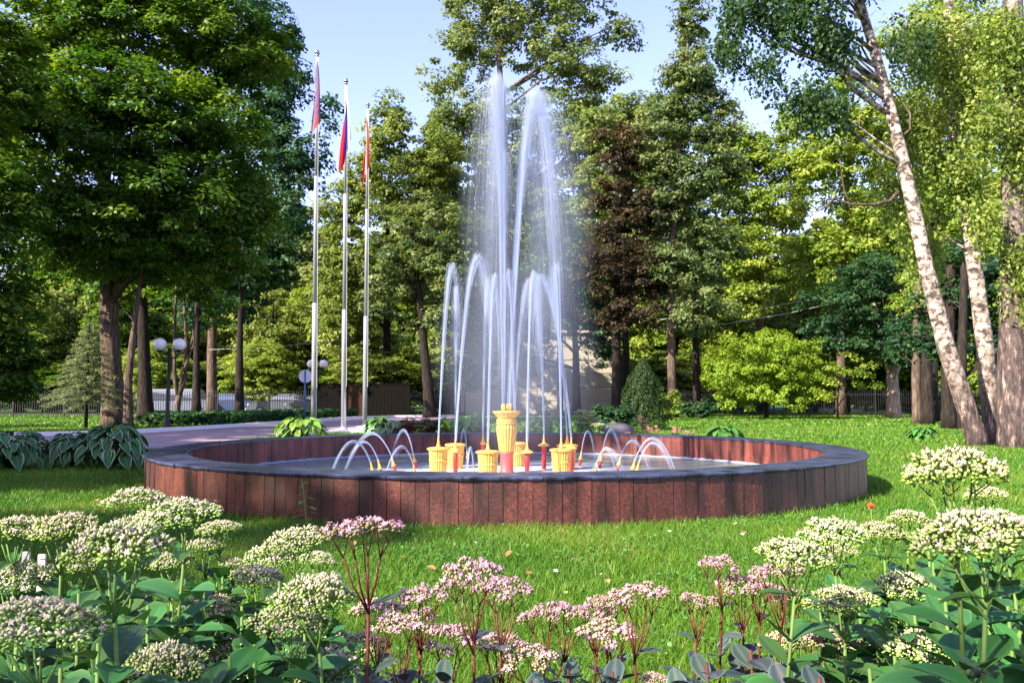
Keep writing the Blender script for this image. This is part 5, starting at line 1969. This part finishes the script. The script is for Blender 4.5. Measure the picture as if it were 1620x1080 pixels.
# weed at the foot of the wall
wb = P(487, 826, 6.15)
wb.z = 0
wd_ = thing('wall_weed', 'spindly green weed growing against the fountain wall', 'weed', wb)
MB().tube([(0, 0, 0), (-.02, 0, .15), (-.035, 0, .3), (-.055, 0, .40)], [.005, .004, .003, .002], 6, col=(.18, .30, .06)).build('stem', M['petal'], wd_, True)
wl = blade_mesh('leaf', M['leaf'], L_=1.0, Wd=.36, c_mid=(.14, .30, .06), c_edge=(.14, .3, .06), arch=.3, cup=.2, nu=5, nv=5)
for i in range(16):
    q = i / 16
    o = link('leaf', wl, None, wd_, (-.055 * q, 0, .03 + .37 * q))
    L_ = .15 * (1 - .6 * q) * random.uniform(.8, 1.2)
    o.scale = (L_, L_, L_)
    o.rotation_euler = (random.uniform(-.3, .3), -.3 + .3 * random.random(), i * 2.6)

# plant stakes, stray blooms, fallen leaves and daisies
for u, v0, v1, m, lab in ((42, 872, 884, 'stake_white', 'short white plant stake in the left bed'), (67, 876, 884, 'stake_pink', 'pinkish plant stake in the left bed')):
    Y = 2.25
    b, tpp = P(u, v1 + 200, Y), P(u, v0, Y)
    st = thing('plant_stake', lab, 'stake', (tpp.x, Y, 0))
    MB().box((0, 0, tpp.z / 2), (.02, .008, tpp.z), 0, .003).build('blade', M[m], st)
for u, v, Y, c, lab in ((1378, 800, 5.6, (.85, .2, .06), 'single orange bloom standing on the lawn right of the fountain'), (1585, 812, 2.6, (.7, .35, .38), 'single pink bud between the right stonecrops')):
    p = P(u, v, Y)
    t = thing('stray_flower', lab, 'flower', (p.x, p.y, 0))
    MB().tube([(0, 0, 0), (0, 0, p.z)], .003, 5, col=(.16, .28, .06)).build('stem', M['petal'], t, True)
    pp = np.zeros((10, 3)) + np.array([0, 0, p.z]) + RG.normal(0, .006, (10, 3))
    v_, f_, c_ = star_arr(pp, nrm(RG.normal(0, .6, (10, 3)) + np.array([0, -.3, .8])), np.full(10, .026 if Y > 4 else .012), np.array(c) * np.ones((10, 1)))
    link('bloom', np_mesh('bloom', v_, f_, c_), M['petal'], t)

PAL_DRY = [(.42, .22, .08), (.5, .34, .14), (.55, .30, .12), (.46, .42, .18)]
dry = [blade_mesh('fallen_leaf', M['leaf'], L_=.05, Wd=.035, c_mid=c, c_edge=c, arch=-.3, cup=.5, nu=5, nv=5) for c in PAL_DRY]
for (u, v) in ((70, 800), (150, 790), (160, 806), (560, 862), (640, 880), (725, 850), (745, 853), (800, 880), (842, 903), (963, 922), (897, 938), (1090, 927), (1020, 850), (890, 844), (780, 920), (700, 868), (1300, 850), (1160, 830), (690, 900), (1240, 840), (600, 850), (740, 995), (1180, 840)):
    p = G(u, v, .045)
    o = link('fallen_leaf', random.choice(dry), None, None, p)
    o.rotation_euler = (random.uniform(-.4, .4), random.uniform(-.4, .4), random.uniform(0, 6))
    s = random.uniform(.7, 1.2)
    o.scale = (s, s, s)
    setp(o, 'small dry fallen leaf lying on the lawn before the fountain', 'leaf', 'fallen leaves on the lawn')
dz = MB()
dz.sphere((0, 0, .004), .006, 8, 5, col=(.7, .5, .05))
for k in range(12):
    a = k * PI / 6
    ca, sa = math.cos(a), math.sin(a)
    dz.add([(ca * .005 - sa * .003, sa * .005 + ca * .003, .004), (ca * .005 + sa * .003, sa * .005 - ca * .003, .004), (ca * .019 + sa * .0035, sa * .019 - ca * .0035, .008), (ca * .019 - sa * .0035, sa * .019 + ca * .0035, .008)], [(0, 1, 2, 3)], col=(.82, .82, .8))
dzm = dz.mesh('daisy', False, M['petal'])
for (u, v) in ((955, 846), (907, 884), (879, 903), (1059, 840), (951, 908), (915, 931), (752, 858), (1175, 845), (760, 895), (170, 780)):
    o = link('daisy', dzm, None, None, G(u, v, .05))
    o.rotation_euler = (-.4, 0, random.uniform(0, 6))
    o.scale = [random.uniform(.5, .75)] * 3
    setp(o, 'tiny white daisy open in the grass before the fountain', 'daisy', 'white daisies in the lawn')

# beds of soil
sb = MB()
for cx, cy_, rx, ry in ((-1.0, 1.5, 1.0, .95), (1.25, 1.5, .95, .95)):
    pts = [(cx + rx * math.cos(a) * (1 + .06 * math.sin(a * 5)), cy_ + ry * math.sin(a) * (1 + .06 * math.sin(a * 4)), .004) for a in np.linspace(0, 2 * PI, 40, endpoint=False)]
    sb.add(pts, [tuple(range(40))])
setp(sb.build('flower_bed', M['soil']), kind='structure')
# far beds behind the pool
sb = MB()
pts = [(FC.x + (RO + .05) * math.cos(a), FC.y + (RO + .05) * math.sin(a), .004) for a in np.linspace(.6, 2.35, 24)] + [(FC.x + 10.2 * math.cos(a) * .9, FC.y + 10.2 * math.sin(a), .004) for a in np.linspace(2.0, 1.0, 24)]
sb.add(pts, [tuple(range(len(pts)))])
setp(sb.build('rear_bed', M['soil']), kind='structure')

# ------------------------------------------------------------------ grass
path_poly = np.array([(x, y) for x, y in near_edge] + [(x, y) for x, y in reversed(far_edge)])


def in_poly(x, y, poly):
    ins_ = np.zeros(len(x), bool)
    j = len(poly) - 1
    for i in range(len(poly)):
        xi, yi = poly[i]
        xj, yj = poly[j]
        c = ((yi > y) != (yj > y)) & (x < (xj - xi) * (y - yi) / (yj - yi + 1e-12) + xi)
        ins_ ^= c
        j = i
    return ins_


def grass(zones):
    Vs, Cs = [], []
    for (y0, y1, n, h, wdt) in zones:
        y = np.sqrt(RG.uniform(y0 ** 2, y1 ** 2, n))
        x = RG.uniform(-1, 1, n) * (.67 * y + .25)
        keep = ((x - FC.x) ** 2 + (y - FC.y) ** 2 > (RO + .02) ** 2) & ~in_poly(x, y, path_poly)
        keep &= ~((y > 15.3) & (np.abs(x - FC.x) < 2.6) & (y < 20))
        x, y = x[keep], y[keep]
        m = len(x)
        a = RG.uniform(0, 2 * PI, m)
        hh = h * RG.uniform(.5, 1.35, m)
        # longer tufts against the wall
        dw = np.sqrt((x - FC.x) ** 2 + (y - FC.y) ** 2) - RO
        hh *= 1 + .9 * np.exp(-dw / .10) * RG.uniform(0, 1, m)
        pn = np.array([mn.noise(Vector((xx * .9, yy_ * .9, 0))) for xx, yy_ in zip(x[::1], y[::1])]) if m < 400000 else np.zeros(m)
        hh *= 1 + .35 * pn
        le = RG.normal(0, .55, (m, 2)) * hh[:, None]
        b = np.stack([np.cos(a), np.sin(a)], 1) * (wdt * RG.uniform(.6, 1.3, m))[:, None] * .5
        V = np.zeros((m, 3, 3))
        V[:, 0, 0], V[:, 0, 1] = x - b[:, 0], y - b[:, 1]
        V[:, 1, 0], V[:, 1, 1] = x + b[:, 0], y + b[:, 1]
        V[:, 2, 0], V[:, 2, 1], V[:, 2, 2] = x + le[:, 0], y + le[:, 1], hh
        t = np.clip(.45 + .45 * pn + RG.normal(0, .2, m), 0, 1)[:, None]
        c = (1 - t) * np.array([.038, .135, .009]) + t * np.array([.14, .245, .017])
        dryb = RG.uniform(0, 1, m) < .03 + .10 * (pn > .35)
        c[dryb] = np.array([.28, .24, .08])
        Vs.append(V.reshape(-1, 3))
        Cs.append(c)
    V = np.concatenate(Vs)
    me = np_mesh('grass', V, np.arange(len(V)).reshape(-1, 3), np.concatenate(Cs), 'FACE')
    setp(link('grass', me, M['grass']), kind='stuff')


grass([(1.9, 3.6, 70000, .042, .0042), (3.6, 6.6, 120000, .042, .0058), (6.6, 11, 90000, .045, .010), (11, 18, 60000, .05, .020), (18, 30, 50000, .06, .04), (30, 60, 40000, .07, .09)])
# clover and small broad weeds in the near lawn
n = 16000
y = np.sqrt(RG.uniform(2.2 ** 2, 7.5 ** 2, n))
x = RG.uniform(-1, 1, n) * (.67 * y + .2)
pn = np.array([mn.noise(Vector((a * 1.6 + 9, b * 1.6, 0))) for a, b in zip(x, y)])
k = ((x - FC.x) ** 2 + (y - FC.y) ** 2 > (RO + .03) ** 2) & (pn > .02)
x, y = x[k], y[k]
n = len(x)
V, Fq = leaf_quads(np.stack([x, y, RG.uniform(.02, .05, n)], 1), nrm(UP + RG.normal(0, .35, (n, 3))), RG.uniform(.012, .026, n), .9)
setp(link('clover', np_mesh('clover', V, Fq, np.array([.07, .19, .04]) * RG.uniform(.7, 1.5, (n, 1)), 'FACE'), M['grass']), kind='stuff')
